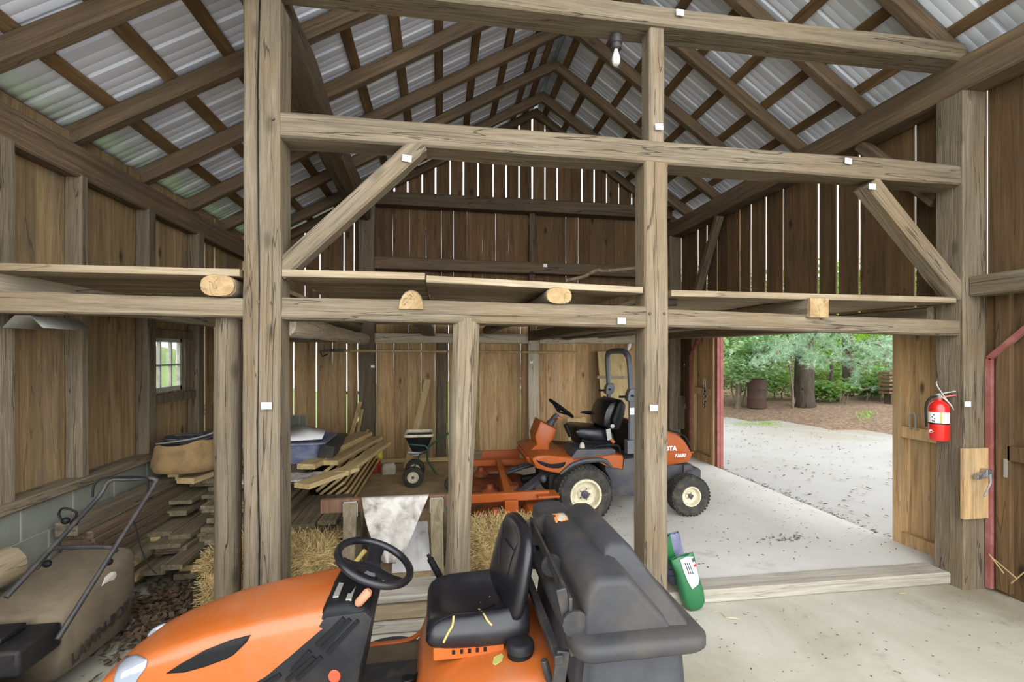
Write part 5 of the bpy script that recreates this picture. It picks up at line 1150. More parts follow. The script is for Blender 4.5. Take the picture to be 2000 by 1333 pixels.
g = MB(); P = [at(1228, 672, Y=7.3), at(1234, 671, Y=7.3), at(1232, 680, Y=7.3), at(1226, 686, Y=7.3)]; g.loft([P, [p+V(0,.006,0) for p in P]]); tag(g.build('white_rag', M['white']), 'scrap of white cloth caught on the back girt above the roll bar', 'rag')
# fire extinguisher
ex = thing('fire_extinguisher', 'red fire extinguisher hanging on the hewn corner post', 'fire extinguisher', (3.72, 2.98, 1.08))
ec = V(3.725, 2.96, 1.09); r = .062
g = MB(); g.lathe([(r*.9, 0), (r, .012), (r, .245), (r*.92, .27), (r*.6, .292), (.022, .30), (.022, .315)], ec, (0,0,1), 28); g.build('cylinder', M['red'], ex)
def band(nm, z0, z1, a0, a1, rr, mat):
    g = MB(); n = 14
    g.loft([[ec+V(rr*math.cos(a), rr*math.sin(a), z) for a in [a0+(a1-a0)*i/n for i in range(n+1)]] for z in (z0, z1)], closed=False); return g.build(nm, M[mat], ex, ang=180)
va = math.atan2(-ec.y, -ec.x)
band('label', .135, .215, va-1.3, va+1.3, r+.001, 'decal_white'); band('label_stripe', .135, .215, va+.10, va+.32, r+.0015, 'decal_yel'); band('label_edge', .125, .135, va-1.3, va+1.3, r+.001, 'blk')
for i, (dz, da) in enumerate(((.195, -.45), (.178, -.62), (.168, -.38), (.15, -.58), (.147, -.42))): band('label_print', dz-.005, dz+.005, va+da-.07, va+da+.07, r+.0018, 'ink')
g = MB(); P = [ec+V((r+.0015)*math.cos(va-a), (r+.0015)*math.sin(va-a), z) for a, z in ((1.05, .075), (.8, .085), (.45, .067), (.8, .055), (1.05, .058))]; g.add(P, [(0,1,2,3,4)]); g.build('arrow_mark', M['decal_white'], ex)
g = MB(); g.bar(ec+V(.0,0,.315), ec+V(.0,0,.345), .035, .035, up=(0,1,0)); g.bar(ec+V(-.01,.01,.345), ec+V(.085,-.05,.375), .022, .01); g.build('lever', M['galv'], ex, bevel=.003)
g = MB(); g.bar(ec+V(.01,0,.325), ec+V(.085,-.05,.345), .02, .008); g.build('carry_handle', M['red'], ex)
g = MB(); g.tube([ec+V(-.01,0,.33), ec+V(-.05,.02,.32), ec+V(-.078,.03,.26), ec+V(-.078,.03,.16), ec+V(-.072,.03,.1)], .008, 8, smooth=4); g.build('hose', M['blk'], ex)
g = MB(); g.tube([ec+V(0,-.01,.34), ec+V(.03,-.055,.28), ec+V(.05,-.06,.24), ec+V(.045,-.06,.25), ec+V(.0,-.02,.36), ec+V(-.02,.0,.42), ec+V(.03,.04,.44)], .004, 6, smooth=3); g.build('hanging_cord', M['tarp'], ex)
# seed bags by the post behind the bagger
def bagshape(name, poly, Y, th, mat, lab, cat):
    P = [(at(a, b, Y=Y).x, at(a, b, Y=Y).z) for a, b in poly]; mz = min(z for x, z in P); P = [(x, z-mz+.004) for x, z in P]
    g = MB(); n = len(P); cx = sum(p[0] for p in P)/n; cz = sum(p[1] for p in P)/n; rings = []
    for t, s in ((-1, .55), (-.85, .8), (-.5, .96), (0, 1), (.5, .96), (.85, .8), (1, .55)):
        rings.append([V(cx+(x-cx)*s, Y+t*th+.012*mnoise.noise(V(x*20, z*20, t)), max(.004, cz+(z-cz)*s)) for x, z in P])
    g.loft(rings); return tag(g.build(name, mat, ang=70), lab, cat)
def rp_(pts, k=3):
    q = []
    for (a, b), (c, d) in zip(pts, pts[1:]+pts[:1]):
        for i in range(k): q.append((a+(c-a)*i/k, b+(d-b)*i/k))
    return q
def sack(name, base, top, w, d, mat, lab, n=26, crease=.012, flare=1.0, seed=0):
    """a filled plastic sack: rings from the base point to the top point, flattened towards the ends"""
    base = Vector(base); top = Vector(top); ax = (top-base); L = ax.length; ax.normalize(); x = Vector((0, 1, 0)).cross(ax).normalized(); y = ax.cross(x); g = MB(); rings = []
    for t, a, b in ((0, .25, .25), (.03, .62, .5), (.12, .9, .85), (.3, 1, 1), (.55, 1, .95), (.75, .98, .78), (.88, .95*flare, .55), (.96, .98*flare, .4), (1, .97*flare, .34), (.97, .90*flare, .28), (.86, .8*flare, .3)):
        ring = []
        for j in range(n):
            q = 2*math.pi*j/n; c_, s_ = math.cos(q), math.sin(q); k = 1+crease*8*mnoise.noise(V(c_*2.5+seed, s_*2.5, t*5))
            u = math.copysign(abs(c_)**.7, c_)*w*a*k; v = math.copysign(abs(s_)**.85, s_)*d*b*k
            p = base + ax*(t*L+.012*mnoise.noise(V(c_*3, s_*3, 7+seed))*(t > .8)) + x*u + y*v; p.z = max(p.z, base.z); ring.append(p)
        rings.append(ring)
    g.loft(rings, True, True); return tag(g.build(name, mat, ang=70), lab, 'bag')
b2 = sack('feed_bag', (1.68, 3.09, .094), (1.62, 3.12, .44), .085, .06, M['bluebag'], 'blue and white feed bag slumped between the post and the green seed bag', seed=3)
b1 = sack('seed_bag', (1.715, 2.91, .004), (1.625, 2.945, .36), .082, .05, M['greenbag'], 'green and white seed bag leaning against the feed bag', seed=8, flare=1.1)
b1b = bvh_of(b1); b2b = bvh_of(b2)
patch('bag_label', b1b, [(1328,1094),(1342,1088),(1354,1088),(1360,1108),(1366,1132),(1364,1142),(1352,1152),(1344,1138),(1335,1116)], M['whitebag'], b1, .005, .002, 3)
patch('bag_logo', b1b, [(1350,1092),(1355,1090),(1357,1097),(1353,1099)], M['greentube'], b1, .008, .001, 1); patch('bag_print', b1b, [(1354,1104),(1359,1102),(1361,1107),(1356,1109)], M['inkred'], b1, .008, .001, 1)
for q in range(3): patch('bag_print', b1b, [(1337+q*4,1101),(1339+q*4,1100),(1347+q*4,1122),(1345+q*4,1123)], M['ink'], b1, .008, .001, 1)
for q in range(2): patch('bag_print', b2b, [(1306,1112+12*q),(1326,1113+12*q),(1326,1116+12*q),(1306,1115+12*q)], M['ink'], b2, .004, .001, 1)
g = MB(); vs = []; nx_ = 8
tg = [(1304,1050),(1309,1044),(1312,1060),(1316,1078),(1322,1092),(1318,1104),(1308,1106),(1303,1090)]
g.loft([[at(a_, b_, Y=3.0) for a_, b_ in tg], [at(a_, b_, Y=3.0)+V(.004*mnoise.noise(V(a_, b_, 1)), .02+.02*mnoise.noise(V(a_*.3, b_*.3, 2)), 0) for a_, b_ in tg]]); g.build('crumpled_green_top', M['greenbag'], b2)
# latch board on the corner post, and the far one
lt_ = thing('latch_board', 'plain board with a steel slide latch on the foot of the corner post', 'latch', (3.88, 2.825, .75))
a, b = at(1880, 877, Y=2.825), at(1928, 1012, Y=2.825); g = MB(); g.box((a.x, 2.815, b.z), (b.x, 2.842, a.z)); g.build('board', M['board'], lt_, bevel=.003)
g = MB(); p = at(1925, 925, Y=2.79); g.bar(at(1906, 934, Y=2.78), p, .03, .03); g.box((p.x-.02, 2.765, p.z-.028), (p.x+.03, 2.815, p.z+.03)); g.build('latch_body', M['steel'], lt_, bevel=.003)
g = MB(); g.tube([p+V(.0,-.03,0), p+V(-.005,-.035,-.06), at(1922, 970, Y=2.75)], .006, 8); g.build('latch_lever', M['steel'], lt_)
f2 = thing('latch_board', 'grey plate with a steel latch on the far post beside the doorway', 'latch', (3.8, 7.16, 1.1))
a, b = at(1326, 774, Y=7.16), at(1346, 838, Y=7.16); g = MB(); g.box((a.x, 7.15, b.z), (b.x, 7.178, a.z)); g.build('board', M['hewn_grey'], f2, bevel=.003)
g = MB(); p = at(1338, 793, Y=7.13); g.box((p.x-.03, 7.1, p.z-.03), (p.x+.02, 7.15, p.z+.03)); g.bar(p, p+V(.1, 0, -.01), .02, .02); g.tube([p, p+V(.02, -.02, -.15)], .008, 6); g.build('latch_body', M['steel'], f2)
# paper tags pinned on the timbers
def ptag(px, py, body, lab, Y=None, X=None, rot=0, w=.054, h=.04, size=.02):
    p = at(px, py, Y=Y, X=X); t = thing('paper_tag', lab, 'paper tag', p, 'white numbered paper tags')
    if Y is not None: xa, ya = V(math.cos(rot), 0, math.sin(rot)), V(-math.sin(rot), 0, math.cos(rot)); nn = V(0, -1, 0)
    else: xa, ya = V(0, -1, 0), V(0, 0, 1); nn = V(-1, 0, 0)
    if X is not None and X < 0: xa, nn = V(0, 1, 0), V(1, 0, 0)
    g = MB(); P = [p+xa*(a*w/2)+ya*(b*h/2) for a, b in ((-1,-1),(1,-1),(1,1),(-1,1))]; g.loft([[q+nn*.003 for q in P], [q+nn*.0045 for q in P]]); g.build('paper', M['white'], t)
    if body: text('lettering', body, size, M['ink'], frameM(p+nn*.0052-ya*.006, xa, ya), t, .0002)
    g = MB(); g.ell(p+nn*.007+ya*.010, (.0028,)*3, 8, 5); g.build('pin', M['ink'], t)
yF = FY-.115
ptag(521, 793, 'C-3', 'white paper tag reading C-3 on the tall hewn post', Y=yF)
ptag(795, 310, 'C-9', 'white paper tag reading C-9 on the left diagonal brace', Y=FY-.092, rot=-.12)
ptag(1214, 627, 'C-6', 'white paper tag reading C-6 on the loft beam over the sawhorses', Y=FY-.105)
ptag(1277, 797, 'C-2', 'white paper tag reading C-2 on the post behind the bagger', Y=FY-.098)
ptag(1287, 248, 'C-12', 'white paper tag at the foot of the short post', Y=FY-.08, rot=.05, size=.017)
ptag(1328, 25, 'C-11', 'white paper tag on the topmost cross beam', Y=FY-.105, size=.017)
ptag(1656, 315, 'C-7', 'white paper tag on the long cross beam right of its middle', Y=FY-.10, rot=-.1)
ptag(1703, 365, 'C-8', 'white paper tag on the right diagonal brace', Y=FY-.095)
ptag(1889, 790, 'C-1', 'white paper tag on the corner post right of the fire extinguisher', Y=FY-.125)
ptag(728, 716, '', 'white paper tag on the mossy back wall post', Y=YB-.205); ptag(1038, 708, '', 'white paper tag on the whitewashed back wall post', Y=YB-.195); ptag(1339, 713, '', 'white paper tag on the far corner post', Y=YB-.235)
ptag(1065, 519, '', 'white paper tag on the lower dark loft rail', Y=YB-.205, w=.06, h=.05)
# electrical bits
jl = thing('jar_light', 'glass jar lamp hanging under the topmost cross beam', 'lamp', at(1203, 75, Y=2.98))
p = at(1203, 72, Y=2.98); p.z = min(p.z, 3.915)
g = MB(); g.lathe([(.0, .0), (.042, .0), (.042, -.05), (.036, -.055), (.036, -.085), (.03, -.085)], p, (0,0,1), 20); g.build('socket_cap', M['blk_metal'], jl)
g = MB(); g.lathe([(.036, -.08), (.041, -.10), (.042, -.17), (.038, -.20), (.022, -.222), (0, -.228)], p, (0,0,1), 20); g.build('glass_jar', M['glass'], jl)
g = MB(); g.lathe([(.012, -.085), (.014, -.10), (.027, -.14), (.028, -.165), (.018, -.19), (0, -.195)], p, (0,0,1), 16); g.build('bulb', M['frost'], jl)
tl = thing('trough_lamp', 'long grey trough lamp reflector hanging in the left aisle', 'lamp', (-2.36, 3.1, 1.9))
g = MB(); g.loft([[V(-2.46, y, 1.895), V(-2.40, y, 1.965), V(-2.32, y, 1.965), V(-2.26, y, 1.895)] for y in (3.02, 3.38)], closed=False); g.build('reflector', M['galv'], tl, solid=.003)
g = MB(); g.tube([(-2.36, 3.11, 1.965), (-2.36, 3.11, 2.09)], .01, 8); g.ell((-2.33, 3.11, 1.985), (.018, .018, .024), 10, 6); g.build('hanger', M['bark2'], tl)
ob = thing('outlet', 'small electrical outlet on the left wall right of the window', 'outlet', at(400, 800, X=-2.61)); p = at(400, 800, X=-2.61)
g = MB(); g.box((-2.65, p.y-.035, p.z-.055), (-2.605, p.y+.035, p.z+.055)); g.build('outlet_box', M['galv'], ob, bevel=.003)
g = MB(); g.box((-2.605, p.y-.016, p.z+.012), (-2.602, p.y+.016, p.z+.04)); g.box((-2.605, p.y-.016, p.z-.04), (-2.602, p.y+.016, p.z-.012)); g.build('socket_face', M['white'], ob)
p = at(1036, 431, Y=YB-.06); g = MB(); g.box((p.x-.03, YB-.07, p.z-.05), (p.x+.03, YB-.0, p.z+.05)); tag(g.build('junction_box', M['galv'], bevel=.004), 'small grey junction box on the loft back wall beside the thin stud', 'box')
# loft odds and ends
g = MB(); g.tube([at(1105, 549, Y=3.5), at(1140, 541, Y=3.5), at(1165, 529, Y=3.5), at(1185, 530, Y=3.5), at(1252, 523, Y=3.5)], .014, 8, smooth=4); tag(g.build('curved_branch', M['hewn_dark']), 'dark curved branch lying on the middle loft boards', 'branch')
TB('board', (-1.95, 4.3, 2.262), (-1.55, 4.35, 2.262), .2, .05, 'hewn_grey', 'short plank end lying on the left loft', 'board')
TB('board', (2.2, 4.0, 2.19), (3.5, 4.3, 2.19), .18, .03, 'hewn_dark', 'dark loose board lying on the loft by the right wall', 'board')
for i, (x, y, t, lab) in enumerate(((3.30, 6.7, .10, 'dark slat leaning in the far right loft corner, left one'), (3.48, 6.72, .16, 'dark slat leaning in the far right loft corner, right one'))):
    TB('slat', (x+.12, y-.1, 2.2), (x, y+.35, 3.1), .05, .03, 'hewn_dark', lab, 'slat')
g = MB()
for i in range(3): g.tube([(2.9, 6.2+.1*i, 2.24+.02), (3.6, 6.25+.1*i, 2.24+.02)], .03, 8)
tag(g.build('stovepipe', M['blk_metal']), 'dark metal rack lying on the loft in the far right corner', 'rack')
g = MB(); g.tube([(1.52, 3.05, 2.11), (1.63, 3.02, 2.11)], .03, 10); tag(g.build('log_stub', M['bark']), 'short dark log stub beside the post behind the bagger at loft height', 'log')
# loose litter on the floors
def scatter(name, n, fn, mat, lab, cat, seed, size=(.012, .04), asp=.5, curl=.3):
    Q = random.Random(seed); g = MB()
    for i in range(n):
        x, y, z = fn(Q); s = Q.uniform(*size); a = Q.uniform(0, 6.28); tx = Q.gauss(0, curl); ty = Q.gauss(0, curl)
        u = V(math.cos(a), math.sin(a), tx*.5)*s; v = V(-math.sin(a), math.cos(a), ty*.5)*s*asp; c = V(x, y, z+s*.12+abs(tx)*s*.25)
        g.add([c-u, c-v*.8+V(0,0,s*.12), c+u, c+v], [(0,1,2),(0,2,3)], Q.random())
    return tag(g.build(name, M[mat], ang=180), lab, cat, None, 'stuff')
scatter('dead_leaves', 2600, lambda Q: (max(-2.4, Q.gauss(-1.75, .25)), Q.gauss(3.42, .22), Q.uniform(0, .04)), 'leafbrown', 'drift of dead leaves in front of the side-aisle lumber pile', 'leaves', 11, (.012, .032), .6, .8)
scatter('floor_litter', 500, lambda Q: (Q.uniform(-2.2, 3.8), Q.uniform(1.6, 2.9), 0), 'chaff', 'specks of dirt and chaff on the front concrete floor', 'litter', 12, (.003, .011), .4, .1)
scatter('dark_debris', 260, lambda Q: (Q.gauss(1.45, .3), Q.gauss(1.95, .16), 0), 'chaff', 'smear of dark debris on the front floor right of the grass bagger', 'litter', 19, (.003, .012), .5, .1)
scatter('slab_litter', 700, lambda Q: (Q.uniform(.9, 3.95), Q.uniform(3.3, 7.0), .081), 'chaff', 'specks and leaf bits on the raised slab by the doorway', 'litter', 13, (.004, .016), .4, .15)
scatter('leaf_cluster', 70, lambda Q: (Q.gauss(3.05, .13), Q.gauss(3.72, .05), .082), 'chaff', 'small dark cluster of leaf bits on the slab near the doorway', 'leaves', 14, (.008, .02), .4, .4)
scatter('doorway_leaves', 420, lambda Q: (Q.gauss(4.05, .05), Q.uniform(3.5, 6.6), .06), 'leafbrown', 'line of dead leaves along the outer edge of the slab', 'leaves', 15, (.008, .026), .5, .3)
scatter('yard_leaves', 1500, lambda Q: (4.2+abs(Q.gauss(0, 3.4)), Q.uniform(2.5, 16), .05), 'leafbrown', 'dead leaves scattered on the gravel yard', 'leaves', 16, (.012, .035), .45, .3)
scatter('stray_straw', 260, lambda Q: (Q.gauss(.2, .9), Q.uniform(2.7, 3.3), 0.24 if False else .002), 'straw', 'loose straws on the floor around the sill', 'straw', 17, (.02, .05), .05, .1)
g = MB()
for a, b in (((1932, 1085), (1985, 1130)), ((1932, 1083), (1960, 1120)), ((1975, 1140), (2010, 1110))): g.tube([at(a[0], a[1], X=3.85), at(b[0], b[1], X=3.8)], .004, 5)
tag(g.build('dry_stems', M['straw']), 'few dry stems lying at the foot of the near door', 'stems', None, 'stuff')
# ================================================================ outside: woods, barrel, house
def trunk(name, x, y, r, h, mat, parent, lean=(0,0), seed=0):
    g = MB(); rings = []
    for i in range(15):
        t = i/14; rr = r*(1+.5*math.exp(-t*h/.25))*(1-.35*t); n = 18; ring = []
        for j in range(n):
            a = 2*math.pi*j/n; k = 1+.10*mnoise.noise(V(math.cos(a)*2+seed, math.sin(a)*2, t*h*.5))+.05*mnoise.noise(V(math.cos(a)*7+seed, math.sin(a)*7, t*h*1.2))
            ring.append(V(x+lean[0]*t*h+rr*k*math.cos(a), y+lean[1]*t*h+rr*k*math.sin(a), -.05+t*h))
        rings.append(ring)
    g.loft(rings); return g.build(name, M[mat], parent, ang=180)
def leaves(g, c, rad, n, Q, size=(.05, .1), droop=.3, flat=0.0):
    for i in range(n):
        d = V(Q.gauss(0,1), Q.gauss(0,1), Q.gauss(0,1)).normalized()*(Q.random()**.4)
        p = V(c[0]+d.x*rad[0], c[1]+d.y*rad[1], c[2]+d.z*rad[2])
        if p.z < .05: p.z = .05+Q.random()*.1
        s = Q.uniform(*size); a = Q.uniform(0, 6.28); u = V(math.cos(a), math.sin(a), -droop*Q.random())*s; v = V(-math.sin(a)*.5, math.cos(a)*.5, Q.gauss(0, .35))*s
        g.add([p-u*.2, p+u*.35+v*.7, p+u, p+u*.35-v*.7], [(0,1,2,3)], Q.random())
def bush(name, lab, cat, c, rad, n, mat, seed, size=(.05, .1), stems=3, group=None, blobs=5):
    Q = random.Random(seed); t = thing(name, lab, cat, (c[0], c[1], 0), group); g = MB()
    for b in range(blobs):
        q = (c[0]+Q.uniform(-.55,.55)*rad[0], c[1]+Q.uniform(-.5,.5)*rad[1], c[2]+Q.uniform(-.45,.45)*rad[2]); leaves(g, q, [r*.62 for r in rad], n//blobs, Q, size)
    tag(g.build('foliage', M[mat], t, ang=180), kind='stuff')
    for s in range(stems):
        x, y = c[0]+Q.uniform(-.4,.4)*rad[0], c[1]+Q.uniform(-.4,.4)*rad[1]
        g = MB(); g.tube([V(x, y, -.03), V(x+Q.uniform(-.2,.2), y, c[2]*.6), V(x+Q.uniform(-.4,.4), y, c[2]+rad[2]*.5)], [.03,.02,.008], 6, smooth=4); g.build('stem', M['bark2'], t)
    return t
def pix(px, d):  # a spot of ground seen at column px, d metres along the view axis
    p = EYE + FWD*d + RGT*((px-CX)/FPX*d); return p.x, p.y
# leaf litter bank beyond the gravel
struct(patchgrid(4.3, 45, 8, 40, 50, 40, lambda x, y: (.02 if (y*.55+x*.9) < 13.3 else min(.10+.16*((y*.55+x*.9)-13.3)**.5, .9))-.02).build('woods_floor', M['litter'], ang=180), 'bank of brown leaf litter at the edge of the woods')
def gz(x, y): 
    q = y*.55+x*.9; return 0 if q < 13.3 else min(.10+.16*(q-13.3)**.5, .9)-.02
def tree(name, lab, px, d, r, h, mat='bark', seed=0, lean=(0,0)):
    x, y = pix(px, d); t = thing(name, lab, 'tree', (x, y, 0)); trunk('trunk', x, y, r, h, mat, t, lean, seed); return t, x, y
def needles(par, x0, y0, z0, dx, dy, dz, n, Q, nm='bough'):
    """a drooping pine bough: twig with tufts of needles"""
    g = MB(); tw = MB(); a = V(x0, y0, z0); b = a+V(dx, dy, dz); tw.tube([a, a.lerp(b, .5)+V(0,0,.15), b], [.03,.02,.008], 5, smooth=3); tw.build(nm+'_twig', M['bark2'], par)
    L = (b-a).length
    for i in range(n):
        t = Q.random()**.7; p = a.lerp(b, t)+V(0,0,.15*math.sin(math.pi*t))+V(Q.gauss(0,.16), Q.gauss(0,.22), Q.gauss(0,.09))*L*.55
        ax = (b-a).normalized()+V(Q.gauss(0,.5), Q.gauss(0,.5), Q.gauss(.15,.35)); ax.normalize()
        r = Q.random()
        for k in range(9):
            d = (ax+V(Q.gauss(0,.5), Q.gauss(0,.5), Q.gauss(0,.5))).normalized()*Q.uniform(.09, .15); w = d.cross(V(Q.gauss(0,1), Q.gauss(0,1), Q.gauss(0,1))).normalized()*.0035
            g.add([p+w, p-w, p+d], [(0,1,2)], min(1, max(0, r+Q.gauss(0,.15))))
    return tag(g.build(nm, M['needle'], par, ang=180), kind='stuff')
tr, x, y = tree('pine_tree', 'big dark-barked pine trunk in the middle of the doorway view', 1571, 12.6, .24, 7, seed=1)
Q = random.Random(21)
# boughs hanging into the doorway view from the big pine
for i in range(34):
    px = Q.uniform(1490, 1760); d = Q.uniform(10.0, 12.6); zz = 1.75+(690-Q.uniform(652, 728))*d/900
    ex_, ey_ = pix(px, d); zc = zz; s = Q.uniform(.7, 1.2); dirx = V(ex_-x, ey_-y, 0); dirx = dirx.normalized() if dirx.length > .3 else V(-.5, -.8, 0)
    needles(tr, ex_-dirx.x*s*.5, ey_-dirx.y*s*.5, zc+.12, dirx.x*s, dirx.y*s, -.10, 95, Q)
t2, x2, y2 = tree('pine_tree', 'thinner dark trunk right of the big pine', 1656, 14.2, .15, 7, seed=5)
for i in range(8):
    px = Q.uniform(1640, 1760); d = Q.uniform(11.5, 13.5); zz = 1.75+(690-Q.uniform(690, 765))*d/900
    ex_, ey_ = pix(px, d); needles(t2, ex_, ey_, zz, .6*Q.choice((-1,1)), -.4, -.12, 55, Q)
# maple on the left of the view
xm, ym = pix(1440, 13.0); tm = thing('maple_tree', 'pale-leaved maple at the left of the doorway view', 'tree', (xm, ym, 0)); trunk('trunk', xm, ym, .07, 5, 'bark2', tm, (.03, 0), 9)
g = MB(); Q = random.Random(31)
for i in range(16):
    px = Q.uniform(1402, 1500); d = Q.uniform(11.5, 13.5); a, b = pix(px, d); zz = 1.75+(690-Q.uniform(640, 730))*d/900; leaves(g, (a, b, zz), (.5, .5, .28), 260, Q, (.06, .12))
tag(g.build('foliage', M['leaf_p'], tm, ang=180), kind='stuff')
# bushes of the undergrowth, each its own
BS = [(1425, 13.5, .7, 1.1, 'leaf'), (1470, 14.5, 1.1, 1.3, 'leaf'), (1520, 14.0, .55, .9, 'leaf'), (1545, 16, 1.5, 1.4, 'leaf'), (1610, 15.5, .5, 1.0, 'leaf'), (1625, 18, 1.6, 1.5, 'leaf_l'), (1690, 16.5, 1.3, 1.3, 'leaf'), (1700, 13.2, .35, .9, 'leaf'), (1640, 13.0, .3, .8, 'leaf'), (1735, 13.6, .5, 1.0, 'leaf'), (1590, 20, 2.4, 1.8, 'leaf'), (1480, 19, 2.4, 1.9, 'leaf'), (1710, 20, 2.6, 1.8, 'leaf_l'), (1415, 18, 2.4, 1.9, 'leaf'), (1770, 15.5, 1.5, 1.5, 'leaf'), (1660, 19, .9, 1.1, 'leaf_l')]
nmz = ['low green bush at the left edge of the doorway view','green bush behind the rusty barrel','small shrub between the barrel and the big pine','green shrub mass behind the big pine on its left','low shrub right at the foot of the big pine','thicket with backlit yellow-green put into its leaf colour, between the two pine trunks','green thicket behind the thin pine trunk','low leafy plants by the gravel edge on the right','low leafy plants between the two pine trunks','bush in front of the stacked boards outside','tall dark thicket far behind the big pine','tall dark thicket far behind the barrel','bright thicket far behind the thin pine trunk','tall thicket behind the maple','thicket at the right edge of the doorway view','bright low brush behind the thin pine']
for i, ((px, d, zc, rr, mt), lab) in enumerate(zip(BS, nmz)):
    a, b = pix(px, d); bush('bush', lab, 'bush', (a, b, zc+gz(a, b)), (rr, rr*.9, max(.35, zc*.95)), 1500 if d < 17 else 2200, mt, 100+i, (.05, .11) if d < 17 else (.09, .17))
# distant wood edge so that the view closes
Q = random.Random(77)
for i in range(9):
    px = 1330+i*62; d = 25+Q.uniform(-1.5, 1.5); a, b = pix(px, d)
    t = bush('tree', 'tall background tree of the wood edge, number %s from the left in the doorway view' % nth(i) if False else '%s tall background tree from the left in the wood edge beyond the doorway' % nth(i), 'tree', (a, b, 3.4), (2.6, 2.2, 3.4), 3000, 'leaf', 300+i, (.16, .3), 1, 'background trees of the wood edge', 9)
for i, (px, d, top) in enumerate(((1548, 12.4, (1541, 712)), (1535, 12.6, (1556, 770)))):
    a, b = pix(px, d); e = EYE + (FWD + RGT*((top[0]-CX)/FPX) + V(0,0,(CY-top[1])/FPX))*d
    g = MB(); g.tube([V(a, b, 0), V(a, b, 0).lerp(e, .5)+V(.05,0,0), e], [.04,.035,.02], 7, smooth=4); tag(g.build('sapling', M['bark2']), ('pale leaning sapling left of the big pine', 'short pale stick at the foot of the big pine')[i], 'sapling')
g = MB(); P = [EYE + (FWD + RGT*((u-CX)/FPX) + V(0,0,(CY-v)/FPX))*13.2 for u, v in ((1625,712),(1622,750),(1612,752),(1612,765),(1632,772),(1640,790),(1652,790))]
g.tube(P, .05, 7, smooth=4); tag(g.build('vine', M['bark']), 'thick dark looping vine between the two pine trunks', 'vine')
bx, by = pix(1478, 12.8); z0 = gz(bx, by); bt = thing('barrel', 'rusty brown barrel standing in the undergrowth outside', 'barrel', (bx, by, z0))
g = MB(); g.lathe([(0, 0), (.24, 0), (.25, .03), (.24, .25), (.25, .27), (.24, .29), (.24, .50), (.25, .52), (.24, .54), (.24, .78), (.25, .8), (.22, .8), (.22, .76), (0, .76)], (bx, by, z0), (0,0,1), 24); g.build('barrel_body', M['barrel'], bt)
sx_, sy_ = pix(1748, 12.5)
for i in range(6):
    TB('board', (sx_-.35, sy_, .30+gz(sx_, sy_)+i*.105), (sx_+.9, sy_+.1, .30+gz(sx_, sy_)+i*.105), .3, .06, 'lumber_brown', 'dark stacked board outside at the right edge of the doorway, layer %d' % (i+1), 'board', 'stacked boards outside')
for i, (x_, n_) in enumerate(((sx_-.2, 'left'), (sx_+.6, 'right'))):
    g = MB(); g.box((x_-.04, sy_-.1, gz(sx_, sy_)-.05), (x_+.04, sy_+.1, gz(sx_, sy_)+.26)); tag(g.build('prop_block', M['bark']), '%s prop block under the boards stacked outside' % n_, 'block')
Q = random.Random(5); g = MB()
for i in range(900):
    px = Q.choice((1448, 1478, 1492, 1505, 1510, 1690))+Q.gauss(0, 9); d = 11.1+Q.gauss(0, .22); a, b = pix(px, d); s = Q.uniform(.04, .1); w = V(Q.gauss(0,1), Q.gauss(0,1), 0)*.006
    p = V(a, b, gz(a, b)+.0); g.add([p+w, p-w, p+V(Q.gauss(0,.03), Q.gauss(0,.03), s)], [(0,1,2)], Q.random())
tag(g.build('grass_tufts', M['grass'], ang=180), 'light green grass tufts at the edge of the gravel yard', 'grass', None, 'stuff')
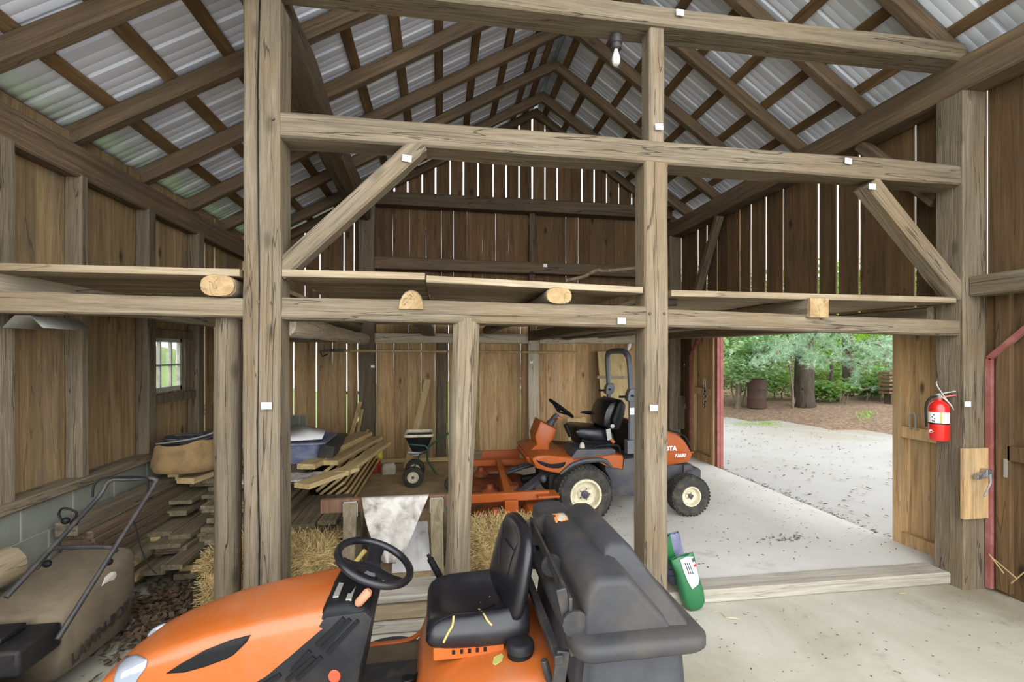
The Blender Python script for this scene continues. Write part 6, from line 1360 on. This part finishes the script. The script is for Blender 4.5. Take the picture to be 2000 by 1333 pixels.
# ridge of the wood towards the open yard, out of view: the tall trees that shade the yard
# house seen through the window
hs = thing('house', 'white sided house seen through the barn window', 'house', (-7.5, 25, 0))
g = MB()
for i in range(18): g.loft([[V(-11.4, 22, i*.17), V(-3.6, 22, i*.17), V(-3.6, 22+.02, i*.17+.17), V(-11.4, 22+.02, i*.17+.17)], [V(-11.4, 28, i*.17), V(-3.6, 28, i*.17), V(-3.6, 28, i*.17+.17), V(-11.4, 28, i*.17+.17)]])
g.build('wall', M['siding'], hs)
g = MB(); g.prism([(21.4, 3.0), (25, 5.2), (28.6, 3.0), (28.6, 3.15), (25, 5.4), (21.4, 3.15)], -11.8, -3.2, ax='X'); g.build('roof', M['roofing'], hs)
# ================================================================ light and camera
w = bpy.data.worlds.new('sky'); bpy.context.scene.world = w; w.use_nodes = True
nt = w.node_tree; bg = nt.nodes['Background']
tcw = nt.nodes.new('ShaderNodeTexCoord'); sx = nt.nodes.new('ShaderNodeSeparateXYZ'); nt.links.new(tcw.outputs['Generated'], sx.inputs[0])
def mr(src, a, b, c, d):
    n = nt.nodes.new('ShaderNodeMapRange'); n.interpolation_type = 'SMOOTHSTEP'; nt.links.new(src, n.inputs[0])
    for i, q in enumerate((a, b, c, d)): n.inputs[i+1].default_value = q
    return n.outputs[0]
front = mr(sx.outputs[1], .1, -.7, 0, 1); low = mr(sx.outputs[2], .8, .1, .7, 1)      # sky brightened on the open side to fill the barn interior
mu = nt.nodes.new('ShaderNodeMath'); mu.operation = 'MULTIPLY'; nt.links.new(front, mu.inputs[0]); nt.links.new(low, mu.inputs[1])
st = nt.nodes.new('ShaderNodeMath'); st.operation = 'MULTIPLY_ADD'; nt.links.new(mu.outputs[0], st.inputs[0]); st.inputs[1].default_value = 2.4; st.inputs[2].default_value = .75
nt.links.new(st.outputs[0], bg.inputs[1]); bg.inputs[0].default_value = (.95, .975, 1, 1)
cam = bpy.data.cameras.new('camera'); co = bpy.data.objects.new('camera', cam); COL.objects.link(co)
co.location = EYE; co.rotation_euler = (math.pi/2, 0, -YAW); cam.sensor_width = 36; cam.lens = FPX*36/2000; cam.shift_y = (CY-666.5)/2000
cam.clip_start = .05; cam.clip_end = 300
sc = bpy.context.scene; sc.camera = co
sc.view_settings.view_transform = 'Standard'; sc.view_settings.look = 'None'; sc.view_settings.gamma = 1; sc.view_settings.use_curve_mapping = False
sc.view_settings.exposure = 1.0
sc.cycles.use_denoising = True; sc.cycles.max_bounces = 10; sc.cycles.diffuse_bounces = 6; sc.cycles.sample_clamp_indirect = 6
